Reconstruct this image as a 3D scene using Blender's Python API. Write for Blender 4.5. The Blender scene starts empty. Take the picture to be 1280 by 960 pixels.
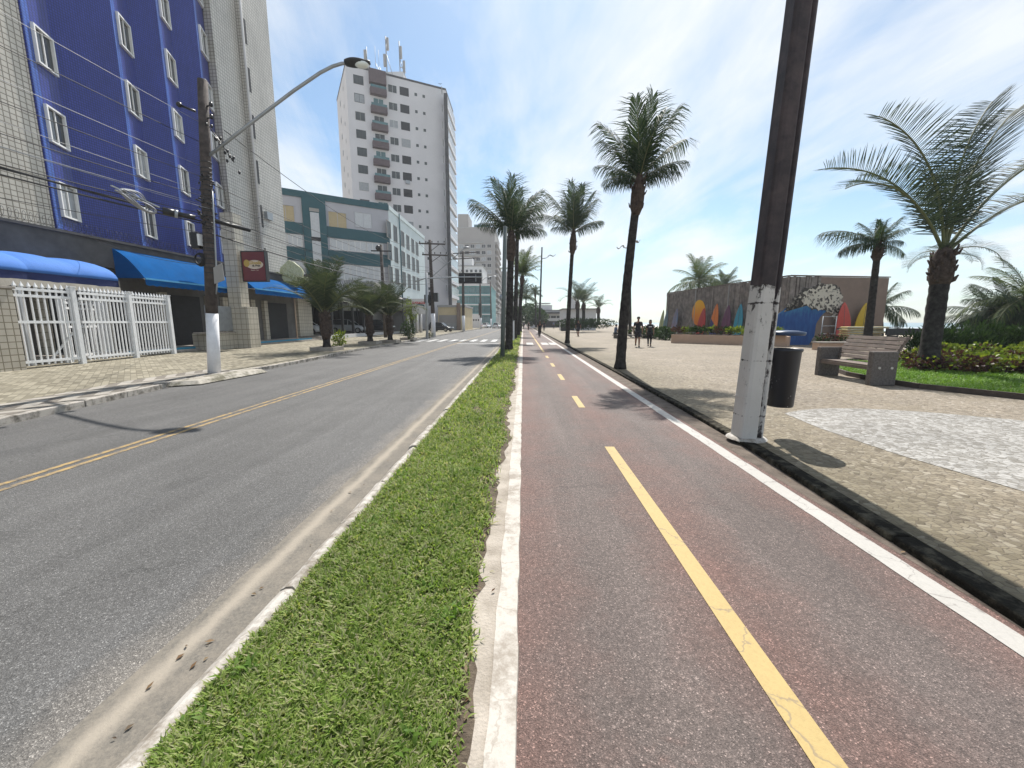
import bpy, math, random
import numpy as np
from math import sin, cos, atan, atan2, tan, pi, sqrt
from mathutils import Vector, Matrix

R = math.radians
scene = bpy.context.scene
COL = scene.collection
rnd = random.Random(11)
U = rnd.uniform

# ------------------------------------------------------------------ camera
FOC = 500.0                                   # focal length in pixels of the 1280 px wide photograph
PITCH = atan(77 / FOC)
YAW = atan(14 / 506)
EYE = 1.6
def ray(u, v):
    x = (u - 640) / FOC; y = (v - 480) / FOC
    fw = cos(PITCH) - sin(PITCH) * y; z = -sin(PITCH) - cos(PITCH) * y
    return (x * cos(YAW) - fw * sin(YAW), x * sin(YAW) + fw * cos(YAW), z)
def G(u, v, z=0.0):                           # ground point seen at a pixel
    r = ray(u, v); s = (z - EYE) / r[2]
    return Vector((r[0] * s, r[1] * s, z))
def AY(u, v, Y):                              # point at a known distance
    r = ray(u, v); s = Y / r[1]
    return Vector((r[0] * s, Y, EYE + r[2] * s))
def AX(u, v, X):
    r = ray(u, v); s = X / r[0]
    return Vector((X, r[1] * s, EYE + r[2] * s))
cam = bpy.data.cameras.new('camera'); camo = bpy.data.objects.new('camera', cam); COL.objects.link(camo)
cam.sensor_width = 36; cam.lens = FOC / 1280 * 36; cam.clip_start = 0.05; cam.clip_end = 6000
camo.location = (0, 0, EYE); camo.rotation_euler = (pi / 2 - PITCH, 0, YAW)
scene.camera = camo

# ------------------------------------------------------------------ mesh building
class MB:
    def __init__(s): s.v = []; s.f = []; s.m = []; s.s = []
    def add(s, vs, fs, m=0, sm=False):
        o = len(s.v); s.v += [tuple(p) for p in vs]
        for f in fs: s.f.append([i + o for i in f]); s.m.append(m); s.s.append(sm)
        return s
    def box(s, x0, x1, y0, y1, z0, z1, m=0):
        if x0 > x1: x0, x1 = x1, x0
        if y0 > y1: y0, y1 = y1, y0
        return s.add([(x0,y0,z0),(x1,y0,z0),(x1,y1,z0),(x0,y1,z0),(x0,y0,z1),(x1,y0,z1),(x1,y1,z1),(x0,y1,z1)],
              [(0,3,2,1),(4,5,6,7),(0,1,5,4),(1,2,6,5),(2,3,7,6),(3,0,4,7)], m)
    def bar(s, a, b, w, h, m=0, up=(0,0,1)):      # box section bar from a to b
        a = Vector(a); b = Vector(b); d = (b - a).normalized()
        x = d.cross(Vector(up))
        if x.length < 1e-4: x = d.cross(Vector((0,1,0)))
        x.normalize(); z = x.cross(d)
        vs = []
        for p in (a, b):
            for i, j in ((-1,-1),(1,-1),(1,1),(-1,1)): vs.append(p + x * (w/2*i) + z * (h/2*j))
        return s.add(vs, [(0,1,2,3),(7,6,5,4),(0,4,5,1),(1,5,6,2),(2,6,7,3),(3,7,4,0)], m)
    def tube(s, pts, rad, n=8, m=0, cap=True, sm=True):
        P = [Vector(p) for p in pts]
        if not hasattr(rad, '__len__'): rad = [rad] * len(P)
        t0 = (P[1] - P[0]).normalized()
        x = t0.cross(Vector((0,0,1)))
        if x.length < 1e-3: x = t0.cross(Vector((0,1,0)))
        x.normalize(); vs = []
        for i, p in enumerate(P):
            t = (P[min(i+1, len(P)-1)] - P[max(i-1, 0)]).normalized()
            x = (x - t * x.dot(t)).normalized(); y = t.cross(x)
            for k in range(n):
                a = 2 * pi * k / n; vs.append(p + (x * cos(a) + y * sin(a)) * rad[i])
        fs = [(i*n+k, i*n+(k+1) % n, (i+1)*n+(k+1) % n, (i+1)*n+k) for i in range(len(P)-1) for k in range(n)]
        s.add(vs, fs, m, sm)
        if cap:
            o = len(s.v) - len(vs)
            s.f.append([o + k for k in reversed(range(n))]); s.m.append(m); s.s.append(False)
            s.f.append([o + (len(P)-1)*n + k for k in range(n)]); s.m.append(m); s.s.append(False)
        return s
    def prism(s, poly, z0, z1, m=0):
        n = len(poly); vs = [(x, y, z0) for x, y in poly] + [(x, y, z1) for x, y in poly]
        return s.add(vs, [list(reversed(range(n))), list(range(n, 2*n))] + [(i, (i+1) % n, n+(i+1) % n, n+i) for i in range(n)], m)
    def plate(s, O, ux, uy, poly, th, m=0):       # outline in the plane (ux, uy) at O, given a thickness along ux x uy
        O = Vector(O); ux = Vector(ux); uy = Vector(uy); n_ = ux.cross(uy).normalized(); n = len(poly)
        f = [O + ux * a + uy * b + n_ * th for a, b in poly]; k = [O + ux * a + uy * b for a, b in poly]
        return s.add(f + k, [list(range(n)), list(reversed(range(n, 2*n)))] + [(i, n+i, n+(i+1) % n, (i+1) % n) for i in range(n)], m)
    def ell(s, c, r, nu=12, nv=8, m=0, jit=0):
        vs = []; fs = []
        for j in range(nv+1):
            th = pi * j / nv
            for i in range(nu):
                ph = 2 * pi * i / nu; q = 1 + U(-jit, jit)
                vs.append((c[0]+r[0]*sin(th)*cos(ph)*q, c[1]+r[1]*sin(th)*sin(ph)*q, c[2]+r[2]*cos(th)*q))
        for j in range(nv):
            for i in range(nu): fs.append((j*nu+i, (j+1)*nu+i, (j+1)*nu+(i+1) % nu, j*nu+(i+1) % nu))
        return s.add(vs, fs, m, True)
    def lathe(s, c, prof, n=20, m=0, sm=True):
        vs = [(c[0]+r*cos(2*pi*k/n), c[1]+r*sin(2*pi*k/n), c[2]+z) for r, z in prof for k in range(n)]
        fs = [(i*n+k, i*n+(k+1) % n, (i+1)*n+(k+1) % n, (i+1)*n+k) for i in range(len(prof)-1) for k in range(n)]
        return s.add(vs, fs, m, sm)
    def sheet(s, pts, m=0): return s.add(pts, [list(range(len(pts)))], m)
    def strip(s, A, B, m=0):                       # ribbon between two polylines
        n = len(A); return s.add(list(A) + list(B), [(i, n+i, n+i+1, i+1) for i in range(n-1)], m)
    def mesh(s, name, mats, off=(0,0,0)):
        me = bpy.data.meshes.new(name)
        ox, oy, oz = off
        me.from_pydata([(x-ox, y-oy, z-oz) for x, y, z in s.v], [], s.f)
        for m in (mats if isinstance(mats, (list, tuple)) else [mats]): me.materials.append(m)
        me.polygons.foreach_set('material_index', s.m); me.polygons.foreach_set('use_smooth', s.s)
        me.update(); return me
    def build(s, name, mats, parent=None, local=False, bev=0):
        off = (0,0,0) if (local or parent is None) else wloc(parent)
        o = link(name, s.mesh(name, mats, off), parent)
        if bev:
            b = o.modifiers.new('Bevel', 'BEVEL'); b.width = bev; b.segments = 2; b.limit_method = 'ANGLE'
        return o
def wloc(o):
    v = Vector((0,0,0))
    while o: v += Vector(o.location); o = o.parent
    return v
def link(name, data, parent=None, loc=(0,0,0), rz=0):
    o = bpy.data.objects.new(name, data); COL.objects.link(o); o.parent = parent
    o.location = loc; o.rotation_euler = (0, 0, rz); return o
def tag(o, label=None, cat=None, group=None, kind=None):
    if label: o['label'] = label
    if cat: o['category'] = cat
    if group: o['group'] = group
    if kind: o['kind'] = kind
    return o
def thing(name, label, cat, loc=(0,0,0), rz=0, group=None):
    o = link(name, None, None, loc, rz); o.empty_display_size = .2
    return tag(o, label, cat, group)
def struct(o): o['kind'] = 'structure'; return o
def copy_tree(o, parent=None):
    c = o.copy(); COL.objects.link(c); c.parent = parent
    for ch in list(o.children): copy_tree(ch, c)
    return c

# ------------------------------------------------------------------ materials
class NT:
    def __init__(s, name):
        s.mat = bpy.data.materials.new(name); s.mat.use_nodes = True
        s.t = s.mat.node_tree; s.b = s.t.nodes['Principled BSDF']; s.out = s.t.nodes['Material Output']
    def n(s, ty, **kw):
        nd = s.t.nodes.new(ty)
        for k, v in kw.items():
            if k in ('i',):
                for a, b in v.items(): s.set(nd.inputs[a], b)
            else: setattr(nd, k, v)
        return nd
    def set(s, sock, v):
        if isinstance(v, bpy.types.NodeSocket): s.t.links.new(v, sock)
        elif isinstance(v, (tuple, list)) and len(v) == 3 and sock.type == 'RGBA': sock.default_value = (*v, 1)
        else: sock.default_value = v
    def obj(s): return s.n('ShaderNodeTexCoord').outputs['Object']
    def noise(s, sc, det=6, rough=.6, vec=None, dist=0):
        return s.n('ShaderNodeTexNoise', i={'Vector': vec or s.obj(), 'Scale': sc, 'Detail': det, 'Roughness': rough, 'Distortion': dist}).outputs['Fac']
    def voro(s, sc, vec=None, feat='F1', out='Distance'):
        return s.n('ShaderNodeTexVoronoi', feature=feat, i={'Vector': vec or s.obj(), 'Scale': sc}).outputs[out]
    def math(s, op, a, b=0.0, c=0.0, clamp=False):
        return s.n('ShaderNodeMath', operation=op, use_clamp=clamp, i={0: a, 1: b, 2: c}).outputs[0]
    def ramp(s, fac, stops, interp='LINEAR'):
        nd = s.n('ShaderNodeValToRGB'); nd.color_ramp.interpolation = interp; e = nd.color_ramp.elements
        while len(e) < len(stops): e.new(.5)
        for el, (p, c) in zip(e, stops):
            el.position = p; el.color = (*c, 1) if hasattr(c, '__len__') else (c, c, c, 1)
        s.set(nd.inputs[0], fac); return nd.outputs[0]
    def mix(s, fac, a, b, mode='MIX'):
        nd = s.n('ShaderNodeMix', data_type='RGBA', blend_type=mode)
        s.set(nd.inputs[0], fac); s.set(nd.inputs[6], a); s.set(nd.inputs[7], b); return nd.outputs[2]
    def sep(s, vec): return s.n('ShaderNodeSeparateXYZ', i={0: vec}).outputs
    def comb(s, x=0.0, y=0.0, z=0.0): return s.n('ShaderNodeCombineXYZ', i={0: x, 1: y, 2: z}).outputs[0]
    def bump(s, h, strength=.3, dist=.02):
        s.set(s.b.inputs['Normal'], s.n('ShaderNodeBump', i={'Height': h, 'Strength': strength, 'Distance': dist}).outputs[0])
    def fin(s, col, rough=.7, metal=0.0, spec=.5):
        s.set(s.b.inputs['Base Color'], col); s.set(s.b.inputs['Roughness'], rough)
        s.b.inputs['Metallic'].default_value = metal; s.b.inputs['Specular IOR Level'].default_value = spec
        return s.mat
def sc3(c, k): return tuple(min(1, x * k) for x in c)
def M(name, col, rough=.7, var=.18, sc=3., bump=.0, bsc=40., metal=0., spec=.4, col2=None, th=None):
    t = NT(name); n1 = t.noise(sc, 8, .65)
    if th: f = t.ramp(n1, [(th[0], 0.), (th[1], 1.)])
    else: f = t.ramp(n1, [(.3, 0.), (.7, 1.)])
    c = t.mix(f, sc3(col, 1 - var), col2 or sc3(col, 1 + var))
    if bump: t.bump(t.noise(bsc, 5), bump)
    return t.fin(c, rough, metal, spec)
def glass(name, col, rough=.08, var=.3, sc=.6):
    t = NT(name); c = t.mix(t.noise(sc, 2), sc3(col, 1 - var), sc3(col, 1 + var)); return t.fin(c, rough, 0, .6)
def tile(name, c1, c2, grout, size, mortar=.06, rough=.35, bumps=.2, diag=False):
    t = NT(name); o = t.sep(t.obj())
    v = t.comb(t.math('ADD', o[0], o[1]), o[2])
    br = t.n('ShaderNodeTexBrick', offset=0.0, squash=1.0, i={'Vector': v, 'Color1': c1, 'Color2': c2, 'Mortar': grout, 'Scale': 1.0,
             'Mortar Size': size * mortar, 'Mortar Smooth': .1, 'Bias': 0.0, 'Brick Width': size, 'Row Height': size})
    big = t.ramp(t.noise(.35, 6), [(.3, .82), (.7, 1.08)])
    st = t.ramp(t.noise(2.0, 6, .7, vec=t.comb(t.math('MULTIPLY', t.math('ADD', o[0], o[1]), 1.6), 0.0, t.math('MULTIPLY', o[2], .12))), [(.35, .86), (.6, 1.0)])
    c = t.mix(1.0, t.mix(1.0, br.outputs[0], big, 'MULTIPLY'), st, 'MULTIPLY')
    t.bump(t.math('MULTIPLY', br.outputs['Fac'], -1.0), bumps, .01)
    return t.fin(c, rough, 0, .4)
def leafmat(name, cols, rough=.5, trans=.35):
    t = NT(name); g = t.n('ShaderNodeNewGeometry')
    c = t.ramp(g.outputs['Random Per Island'], [(i / max(1, len(cols) - 1), x) for i, x in enumerate(cols)])
    c = t.mix(t.noise(1.1, 3), c, t.mix(1.0, c, (.62, .62, .62), 'MULTIPLY'))
    t.fin(c, rough, 0, .22)
    tr = t.n('ShaderNodeBsdfTranslucent', i={'Color': t.mix(1.0, c, (1.0, 1.0, .55), 'MULTIPLY')})
    mx = t.n('ShaderNodeMixShader', i={0: trans, 1: t.b.outputs[0], 2: tr.outputs[0]})
    t.t.links.new(mx.outputs[0], t.out.inputs[0]); return t.mat

def asphalt(name, base, kind):
    t = NT(name); ob = t.obj(); x, y, _ = t.sep(ob)
    v = t.n('ShaderNodeTexVoronoi', i={'Vector': ob, 'Scale': 190.}); cell = t.sep(v.outputs['Color'])[0]
    grain = t.ramp(cell, [(0., .62), (.55, .92), (.85, 1.12), (.95, 1.6), (1., 2.6)])
    fine = t.mix(1., t.ramp(t.noise(260., 3), [(.3, .7), (.7, 1.3)]), t.ramp(t.noise(38., 5, .7), [(.32, .74), (.68, 1.24)]), 'MULTIPLY')
    big = t.ramp(t.noise(.5, 8, .7), [(.3, .82), (.7, 1.16)])
    streak = t.ramp(t.noise(1.0, 6, .65, vec=t.comb(t.math('MULTIPLY', x, 2.2), t.math('MULTIPLY', y, .12))), [(.35, .84), (.65, 1.1)])
    b = base
    if kind == 'path':
        d = t.math('ABSOLUTE', t.math('SUBTRACT', x, 1.22))
        lane = t.math('ABSOLUTE', t.math('SUBTRACT', d, .62))
        w = t.math('ADD', t.math('MULTIPLY', lane, 1.25), t.math('MULTIPLY', t.math('SUBTRACT', t.noise(1.3, 9, .72), .5), 1.9))
        f = t.ramp(w, [(.12, .08), (.95, .72)])
        patch = t.ramp(t.noise(.9, 5, .6, vec=t.comb(x, t.math('MULTIPLY', y, 1.6), 4.3)), [(.64, 0.), (.70, .55)])
        b = t.mix(t.math('MAXIMUM', f, patch), base, (.172, .092, .074))
    if kind == 'road':
        pass
        d = t.math('ADD', x, 1.72)                       # sand washed along the gutter
        w = t.math('ADD', t.math('MULTIPLY', d, 2.6), t.math('MULTIPLY', t.math('SUBTRACT', t.noise(2.2, 8, .7), .5), 1.5))
        b = t.mix(t.ramp(w, [(.05 - .25 + .25, .0), (.55, .5)]), base, (.20, .175, .145)) if False else t.mix(t.ramp(t.math('ADD', w, .9), [(.1, 0.), (.9, .62)]), base, (.23, .205, .175))
        dark = t.ramp(t.noise(1.0, 7, .7, vec=t.comb(t.math('MULTIPLY', x, .9), t.math('MULTIPLY', y, .25), 7.7)), [(.56, 0.), (.72, .35)])
        b = t.mix(dark, b, (.055, .056, .06))
    wv_ = t.n('ShaderNodeVectorMath', operation='ADD', i={0: ob, 1: t.comb(t.math('MULTIPLY', t.noise(1.6, 6), .9), t.math('MULTIPLY', t.noise(1.3, 6), .9))}).outputs[0]
    ck = t.math('MULTIPLY', t.ramp(t.voro(.42, feat='DISTANCE_TO_EDGE', vec=wv_), [(.002, .45), (.006, 0.)]), t.ramp(t.noise(.35, 3), [(.5, 0.), (.58, 1.)]))
    b = t.mix(ck, b, sc3(base, .35)); sp_ = t.ramp(t.noise(1.9, 3, .5, vec=t.comb(x, t.math('MULTIPLY', y, .8), 9.1)), [(.70, 0.), (.76, .3)]); b = t.mix(sp_, b, sc3(base, .5))
    c = t.mix(1., t.mix(1., t.mix(1., t.mix(1., b, grain, 'MULTIPLY'), fine, 'MULTIPLY'), big, 'MULTIPLY'), streak, 'MULTIPLY')
    t.bump(t.math('ADD', v.outputs['Distance'], t.math('MULTIPLY', t.noise(260., 3), .4)), .5, .006)
    return t.fin(c, .75, 0, .35)
def paint(name, col, under, wear=(.33, .45), rough=.6, sc=7., crack=True):
    t = NT(name); n1 = t.noise(sc, 10, .75)
    f = t.ramp(n1, [(wear[0], 1.), (wear[1], 0.)])
    c = t.mix(t.noise(1.7, 6), sc3(col, .84), sc3(col, 1.08))
    c = t.mix(t.ramp(t.noise(60., 4), [(.35, .25), (.55, 0.)]), c, sc3(col, .6))
    c = t.mix(f, c, under)
    if crack:
        v = t.voro(1.9, feat='DISTANCE_TO_EDGE', vec=t.n('ShaderNodeVectorMath', operation='ADD', i={0: t.obj(), 1: t.comb(t.math('MULTIPLY', t.noise(6., 4), .25), t.math('MULTIPLY', t.noise(5., 4), .25))}).outputs[0])
        c = t.mix(t.ramp(v, [(.004, .5), (.010, 0.)]), c, under)
    t.bump(t.noise(120., 4), .25, .004)
    return t.fin(c, rough, 0, .3)
def mosaic(name, cols, joint, scale=13., tint=None):
    t = NT(name); ob = t.obj()
    v = t.n('ShaderNodeTexVoronoi', i={'Vector': ob, 'Scale': scale, 'Randomness': .75}); cell = t.sep(v.outputs['Color'])[0]
    e = t.voro(scale, feat='DISTANCE_TO_EDGE', vec=ob)
    t.t.nodes[-1].inputs['Randomness'].default_value = .75
    c = t.ramp(cell, [(i / (len(cols) - 1), x) for i, x in enumerate(cols)])
    big = t.ramp(t.noise(.45, 8, .7), [(.3, .72), (.7, 1.12)])
    c = t.mix(1., c, big, 'MULTIPLY')
    if name == 'stone_mosaic':
        x_ = t.sep(ob)[0]; mk = t.ramp(t.math('MULTIPLY', t.math('ADD', x_, t.math('MULTIPLY', t.math('SUBTRACT', t.noise(.55, 8, .7), .5), 2.6)), .125), [(.36, .9), (.50, .45), (.66, 0.)])
        c = t.mix(mk, c, t.mix(1., c, (.64, .64, .52), 'MULTIPLY'))
    if tint: c = t.mix(t.ramp(t.noise(.8, 8, .72), [(.5, 0.), (.75, .6)]), c, tint)
    c = t.mix(t.ramp(e, [(.02, .55), (.10, 0.)]), c, joint)
    t.bump(t.ramp(e, [(0., 0.), (.12, 1.)]), .5, .012)
    return t.fin(c, .75, 0, .3)

m = {}
m['asphalt'] = asphalt('asphalt_road', (.108, .106, .103), 'road')
m['path'] = asphalt('asphalt_path', (.125, .103, .093), 'path')
m['white_line'] = paint('white_line_paint', (.45, .43, .395), (.14, .12, .11), (.30, .41))
m['white_edge'] = paint('white_edge_paint', (.47, .435, .385), (.25, .215, .175), (.38, .52), sc=5.)
m['yellow_line'] = paint('yellow_line_paint', (.45, .33, .135), (.14, .12, .11), (.28, .39))
m['road_yellow'] = paint('road_yellow_paint', (.42, .29, .12), (.12, .115, .11), (.40, .58), crack=False)
m['kerb_white'] = paint('chipped_white_kerb_paint', (.52, .49, .445), (.22, .19, .155), (.40, .58), sc=7.)
m['concrete'] = M('concrete', (.33, .30, .265), .85, .25, 4., .3, 60)
m['kerb_grey'] = M('grey_kerb', (.36, .335, .30), .85, .3, 3., .3, 60, col2=(.46, .43, .39))
m['kerb_dark'] = M('mossy_dark_kerb', (.030, .027, .021), .95, .4, 7., .9, 45, col2=(.12, .108, .08), th=(.46, .72), spec=.1)
m['sandconc'] = M('sandy_concrete', (.36, .31, .25), .9, .3, 5., .5, 70, col2=(.46, .41, .35))
m['soil'] = M('soil', (.085, .062, .042), .95, .4, 9., .8, 60, col2=(.16, .125, .09))
m['dirt'] = M('dirt_strip', (.11, .085, .068), .95, .35, 6., .8, 60, col2=(.19, .155, .125))
m['mosaic'] = mosaic('stone_mosaic', [(.145, .117, .083), (.255, .212, .158), (.315, .268, .205), (.205, .17, .123), (.38, .332, .272)], (.12, .095, .07), 19., (.25, .205, .135))
m['mosaic_mossy'] = mosaic('mossy_stone_mosaic', [(.17, .145, .10), (.22, .185, .13), (.26, .22, .155), (.195, .165, .11)], (.12, .105, .07), 21., (.16, .145, .07))
m['mosaic_white'] = mosaic('white_stone_mosaic', [(.22, .205, .18), (.37, .355, .33), (.43, .415, .39), (.20, .185, .16), (.40, .385, .36)], (.14, .125, .10), 17.)
m['sand'] = M('beach_sand', (.50, .43, .34), .95, .15, .6, .3, 20)
m['steel_white'] = M('white_painted_metal', (.74, .75, .76), .45, .08, 2., .05, 50)
m['galv'] = M('grey_metal', (.33, .35, .37), .45, .15, 4., .0, metal=.4)
m['dark'] = M('dark_metal', (.03, .031, .034), .5, .3, 5.)
m['black'] = M('black_plastic', (.014, .014, .016), .38, .3, 5., spec=.5)
m['polewood'] = M('weathered_dark_pole', (.055, .045, .042), .85, .4, 6., .4, 40, col2=(.11, .09, .082))
m['polewhite'] = M('whitewashed_pole', (.74, .74, .76), .8, .1, 5., .2, 50)
m['cable'] = M('cable_rubber', (.022, .022, .024), .6, .2, 3.)
m['cablegrey'] = M('aluminium_cable', (.33, .34, .36), .5, .2, 3.)
m['beige_tile'] = tile('beige_wall_tile', (.62, .575, .50), (.67, .625, .55), (.26, .23, .185), .21, .09)
m['grey_tile'] = tile('greige_wall_tile', (.56, .535, .49), (.61, .585, .54), (.27, .25, .22), .21, .09)
m['blue_tile'] = tile('cobalt_wall_tile', (.032, .048, .28), (.042, .060, .33), (.018, .026, .115), .11, .12, .3, .1)
m['blue_strip'] = tile('pale_blue_wall', (.05, .12, .46), (.065, .15, .54), (.03, .06, .22), .11, .12, .3, .1)
m['pillar_tile'] = tile('cream_pillar_tile', (.53, .49, .41), (.58, .535, .45), (.28, .245, .19), .3, .05)
m['gate_tile'] = tile('beige_gate_tile', (.48, .44, .37), (.53, .485, .41), (.22, .19, .14), .2, .07)
m['win_white'] = M('white_window_frame', (.72, .72, .71), .5, .08, 3.)
m['glass'] = glass('window_glass', (.035, .042, .05))
m['glass_matte'] = M('dark_window_glass', (.075, .085, .09), .45, .3, .6, spec=.2)
m['glass_curtain'] = glass('curtained_glass', (.30, .31, .32), .2, .35, 3.)
m['glass_blind'] = glass('closed_tan_blind', (.42, .34, .20), .5, .15, 4.)
m['glass_pale'] = glass('pale_curtained_glass', (.50, .52, .55), .3, .2, 5.)
m['glass_teal'] = glass('teal_glass', (.055, .14, .155), .1, .3, 1.)
m['awning_blue'] = M('blue_awning_canvas', (.002, .078, .25), .85, .16, 1.6, .15, 8, spec=.04)
m['awning_light'] = M('light_blue_awning_canvas', (.065, .18, .50), .75, .12, .8, .1, 6, spec=.15)
m['awning_hem'] = M('pale_awning_hem', (.10, .36, .62), .7, .1, 3.)
m['awning_dark'] = M('navy_awning_valance', (.012, .022, .10), .7, .2, 2.)
m['canvas_beige'] = M('faded_beige_valance', (.36, .33, .28), .8, .2, 4.)
m['fascia'] = M('dark_fascia', (.085, .082, .084), .8, .3, 1.5, .1, 12)
m['shutter'] = M('dark_shutter', (.022, .022, .026), .6, .3, 3.)
m['plaster_grey'] = M('grey_plaster', (.33, .32, .31), .85, .15, 1.2, .1, 30)
m['plaster_white'] = M('white_plaster', (.64, .63, .63), .8, .07, .4, .05, 30)
m['tower_white'] = M('tower_plaster', (.62, .595, .60), .8, .06, .25, .05, 30)
m['tower_bright'] = M('tower_side_plaster', (.70, .70, .72), .8, .05, .25)
m['balcony_brown'] = M('brown_balcony', (.105, .075, .08), .7, .15, 2.)
m['teal'] = M('teal_plaster', (.034, .098, .122), .75, .12, .5, .05, 30)
m['lilac'] = M('pale_lilac_plaster', (.43, .435, .48), .8, .06, .5)
m['hotel_pale'] = M('pale_aqua_plaster', (.60, .67, .68), .75, .06, .5)
m['cream'] = M('cream_plaster', (.58, .47, .29), .8, .1, .6)
m['sand_wall'] = M('greybeige_plaster', (.31, .285, .27), .8, .08, .1)
m['turq'] = M('turquoise_paint', (.035, .25, .40), .5, .12, 1.)
m['teal_mid'] = M('sea_green_plaster', (.115, .28, .285), .7, .1, .5)
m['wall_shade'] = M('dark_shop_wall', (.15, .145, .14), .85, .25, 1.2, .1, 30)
m['roof_dark'] = M('dark_roof', (.06, .06, .065), .8, .2, 2.)
m['brownpole'] = M('rusty_brown_pole', (.045, .034, .037), .62, .35, 4., .25, 60, col2=(.085, .060, .058), th=(.42, .75))
m['wood'] = M('grey_wood', (.16, .125, .105), .75, .3, 4., .2, 60)
m['wood_back'] = m['wood']
m['bench_conc'] = M('pebbled_concrete', (.135, .118, .108), .9, .35, 22., .7, 90, col2=(.20, .178, .162))
m['steel'] = M('bolt_steel', (.55, .55, .55), .3, .1, 3., metal=.8)
m['slat'] = M('weathered_slat', (.165, .142, .128), .85, .35, 2.5, .3, 30, col2=(.30, .262, .238))
m['brownwall'] = M('brown_painted_wall', (.235, .17, .135), .85, .14, 1., .15, 30)
m['planter'] = M('pinkish_planter_plaster', (.52, .36, .26), .85, .1, 1.5, .1, 30)
m['maroon'] = M('maroon_sign_panel', (.17, .042, .048), .5, .08, 2.)
m['gold'] = M('gold_sign_paint', (.55, .38, .10), .5, .15, 20.)
m['signcream'] = M('cream_sign_paint', (.72, .60, .48), .5, .06, 10.)
m['palesign'] = M('faded_lime_sign', (.60, .62, .28), .6, .25, 9., col2=(.74, .75, .55))
m['red'] = M('red_paint', (.50, .02, .02), .5, .1, 3.)
m['trunk'] = M('palm_trunk', (.026, .024, .024), .95, .4, 6., .9, 26, col2=(.070, .064, .060), spec=.1)
m['boot'] = M('palm_leaf_bases', (.050, .034, .030), .95, .5, 9., .9, 30, col2=(.105, .075, .06))
m['rachis'] = M('frond_stalk', (.115, .125, .05), .6, .25, 5.)
m['coco'] = leafmat('coconut_leaf', [(.024, .048, .028), (.036, .068, .038), (.052, .090, .045), (.085, .118, .055)], .62, .3)
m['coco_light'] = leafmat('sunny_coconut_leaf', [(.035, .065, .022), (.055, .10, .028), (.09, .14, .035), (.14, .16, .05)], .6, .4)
m['date'] = leafmat('date_palm_leaf', [(.030, .052, .042), (.046, .072, .055), (.068, .098, .072), (.105, .135, .085)], .6, .3)
m['pygmy'] = leafmat('pygmy_palm_leaf', [(.036, .056, .036), (.055, .082, .05), (.085, .115, .066), (.14, .165, .09)], .62, .25)
m['bush'] = leafmat('bush_leaf', [(.02, .045, .016), (.035, .075, .022), (.055, .10, .03)], .5, .3)
m['lime'] = leafmat('lime_leaf', [(.10, .17, .025), (.19, .27, .035), (.30, .36, .06), (.12, .17, .03)], .45, .4)
m['purple'] = leafmat('purple_leaf', [(.05, .022, .026), (.10, .035, .045), (.13, .07, .05), (.06, .05, .03)], .45, .3)
m['grass'] = leafmat('grass_blade', [(.165, .265, .045), (.25, .375, .072), (.33, .455, .11), (.41, .51, .16), (.50, .53, .26), (.56, .52, .34)], .55, .5)
m['lawn'] = leafmat('lawn_blade', [(.14, .28, .03), (.19, .36, .045), (.25, .43, .065)], .5, .35)
m['skin'] = M('skin', (.24, .13, .085), .6, .06, 8.)
m['cloth_black'] = M('black_cloth', (.016, .016, .019), .85, .2, 12.)
m['cloth_dark'] = M('dark_shorts_cloth', (.028, .026, .034), .85, .2, 12.)
m['cloth_blue'] = M('blue_grey_cloth', (.10, .13, .20), .85, .2, 12.)
m['hair'] = M('dark_hair', (.018, .014, .012), .6, .3, 30.)
m['rubber'] = M('tyre_rubber', (.02, .02, .021), .8, .2, 9.)
m['carwhite'] = M('white_car_paint', (.74, .75, .76), .25, .03, 1., spec=.6)
m['carsilver'] = M('silver_car_paint', (.42, .44, .46), .25, .04, 1., spec=.6)
m['cardark'] = M('black_car_paint', (.02, .022, .028), .22, .1, 1., spec=.6)
m['lamp_lens'] = M('lamp_diffuser', (.75, .80, .78), .25, .04, 3.)
# ------------------------------------------------------------------ ground
def flat(name, poly, z, mat):
    b = MB(); b.sheet([(x, y, z) for x, y in poly], 0); return struct(b.build(name, mat))
def ribbon(name, xa, xb, ys, z, mat):
    b = MB(); f = lambda q, y: q(y) if callable(q) else q
    b.strip([(f(xa, y), y, z) for y in ys], [(f(xb, y), y, z) for y in ys]); return b, mat, name
flat('ground', [(-1500, -60), (1500, -60), (1500, 2500), (-1500, 2500)], -.06, m['sand'])
# sea: a long gently rippled sheet beyond the beach
t = NT('sea_water'); o3 = t.sep(t.obj())
wv = t.noise(1., 5, .6, vec=t.comb(t.math('MULTIPLY', o3[0], .5), t.math('MULTIPLY', o3[1], .12)))
foam = t.noise(1., 7, .65, vec=t.comb(t.math('MULTIPLY', o3[0], .11), t.math('MULTIPLY', o3[1], .012)))
near = t.ramp(t.math('DIVIDE', t.math('SUBTRACT', o3[0], 55.), 90.), [(0., .16), (1., 0.)])
ff = t.ramp(t.math('ADD', foam, near), [(.60, 0.), (.68, 1.)])
t.bump(wv, .5, .25)
m['sea'] = t.fin(t.mix(ff, (.16, .235, .25), (.75, .76, .76)), t.math('ADD', t.math('MULTIPLY', ff, .5), .3), 0, .5)
flat('sea', [(55, -60), (2000, -60), (2000, 2500), (55, 2500)], -.035, m['sea'])

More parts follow.
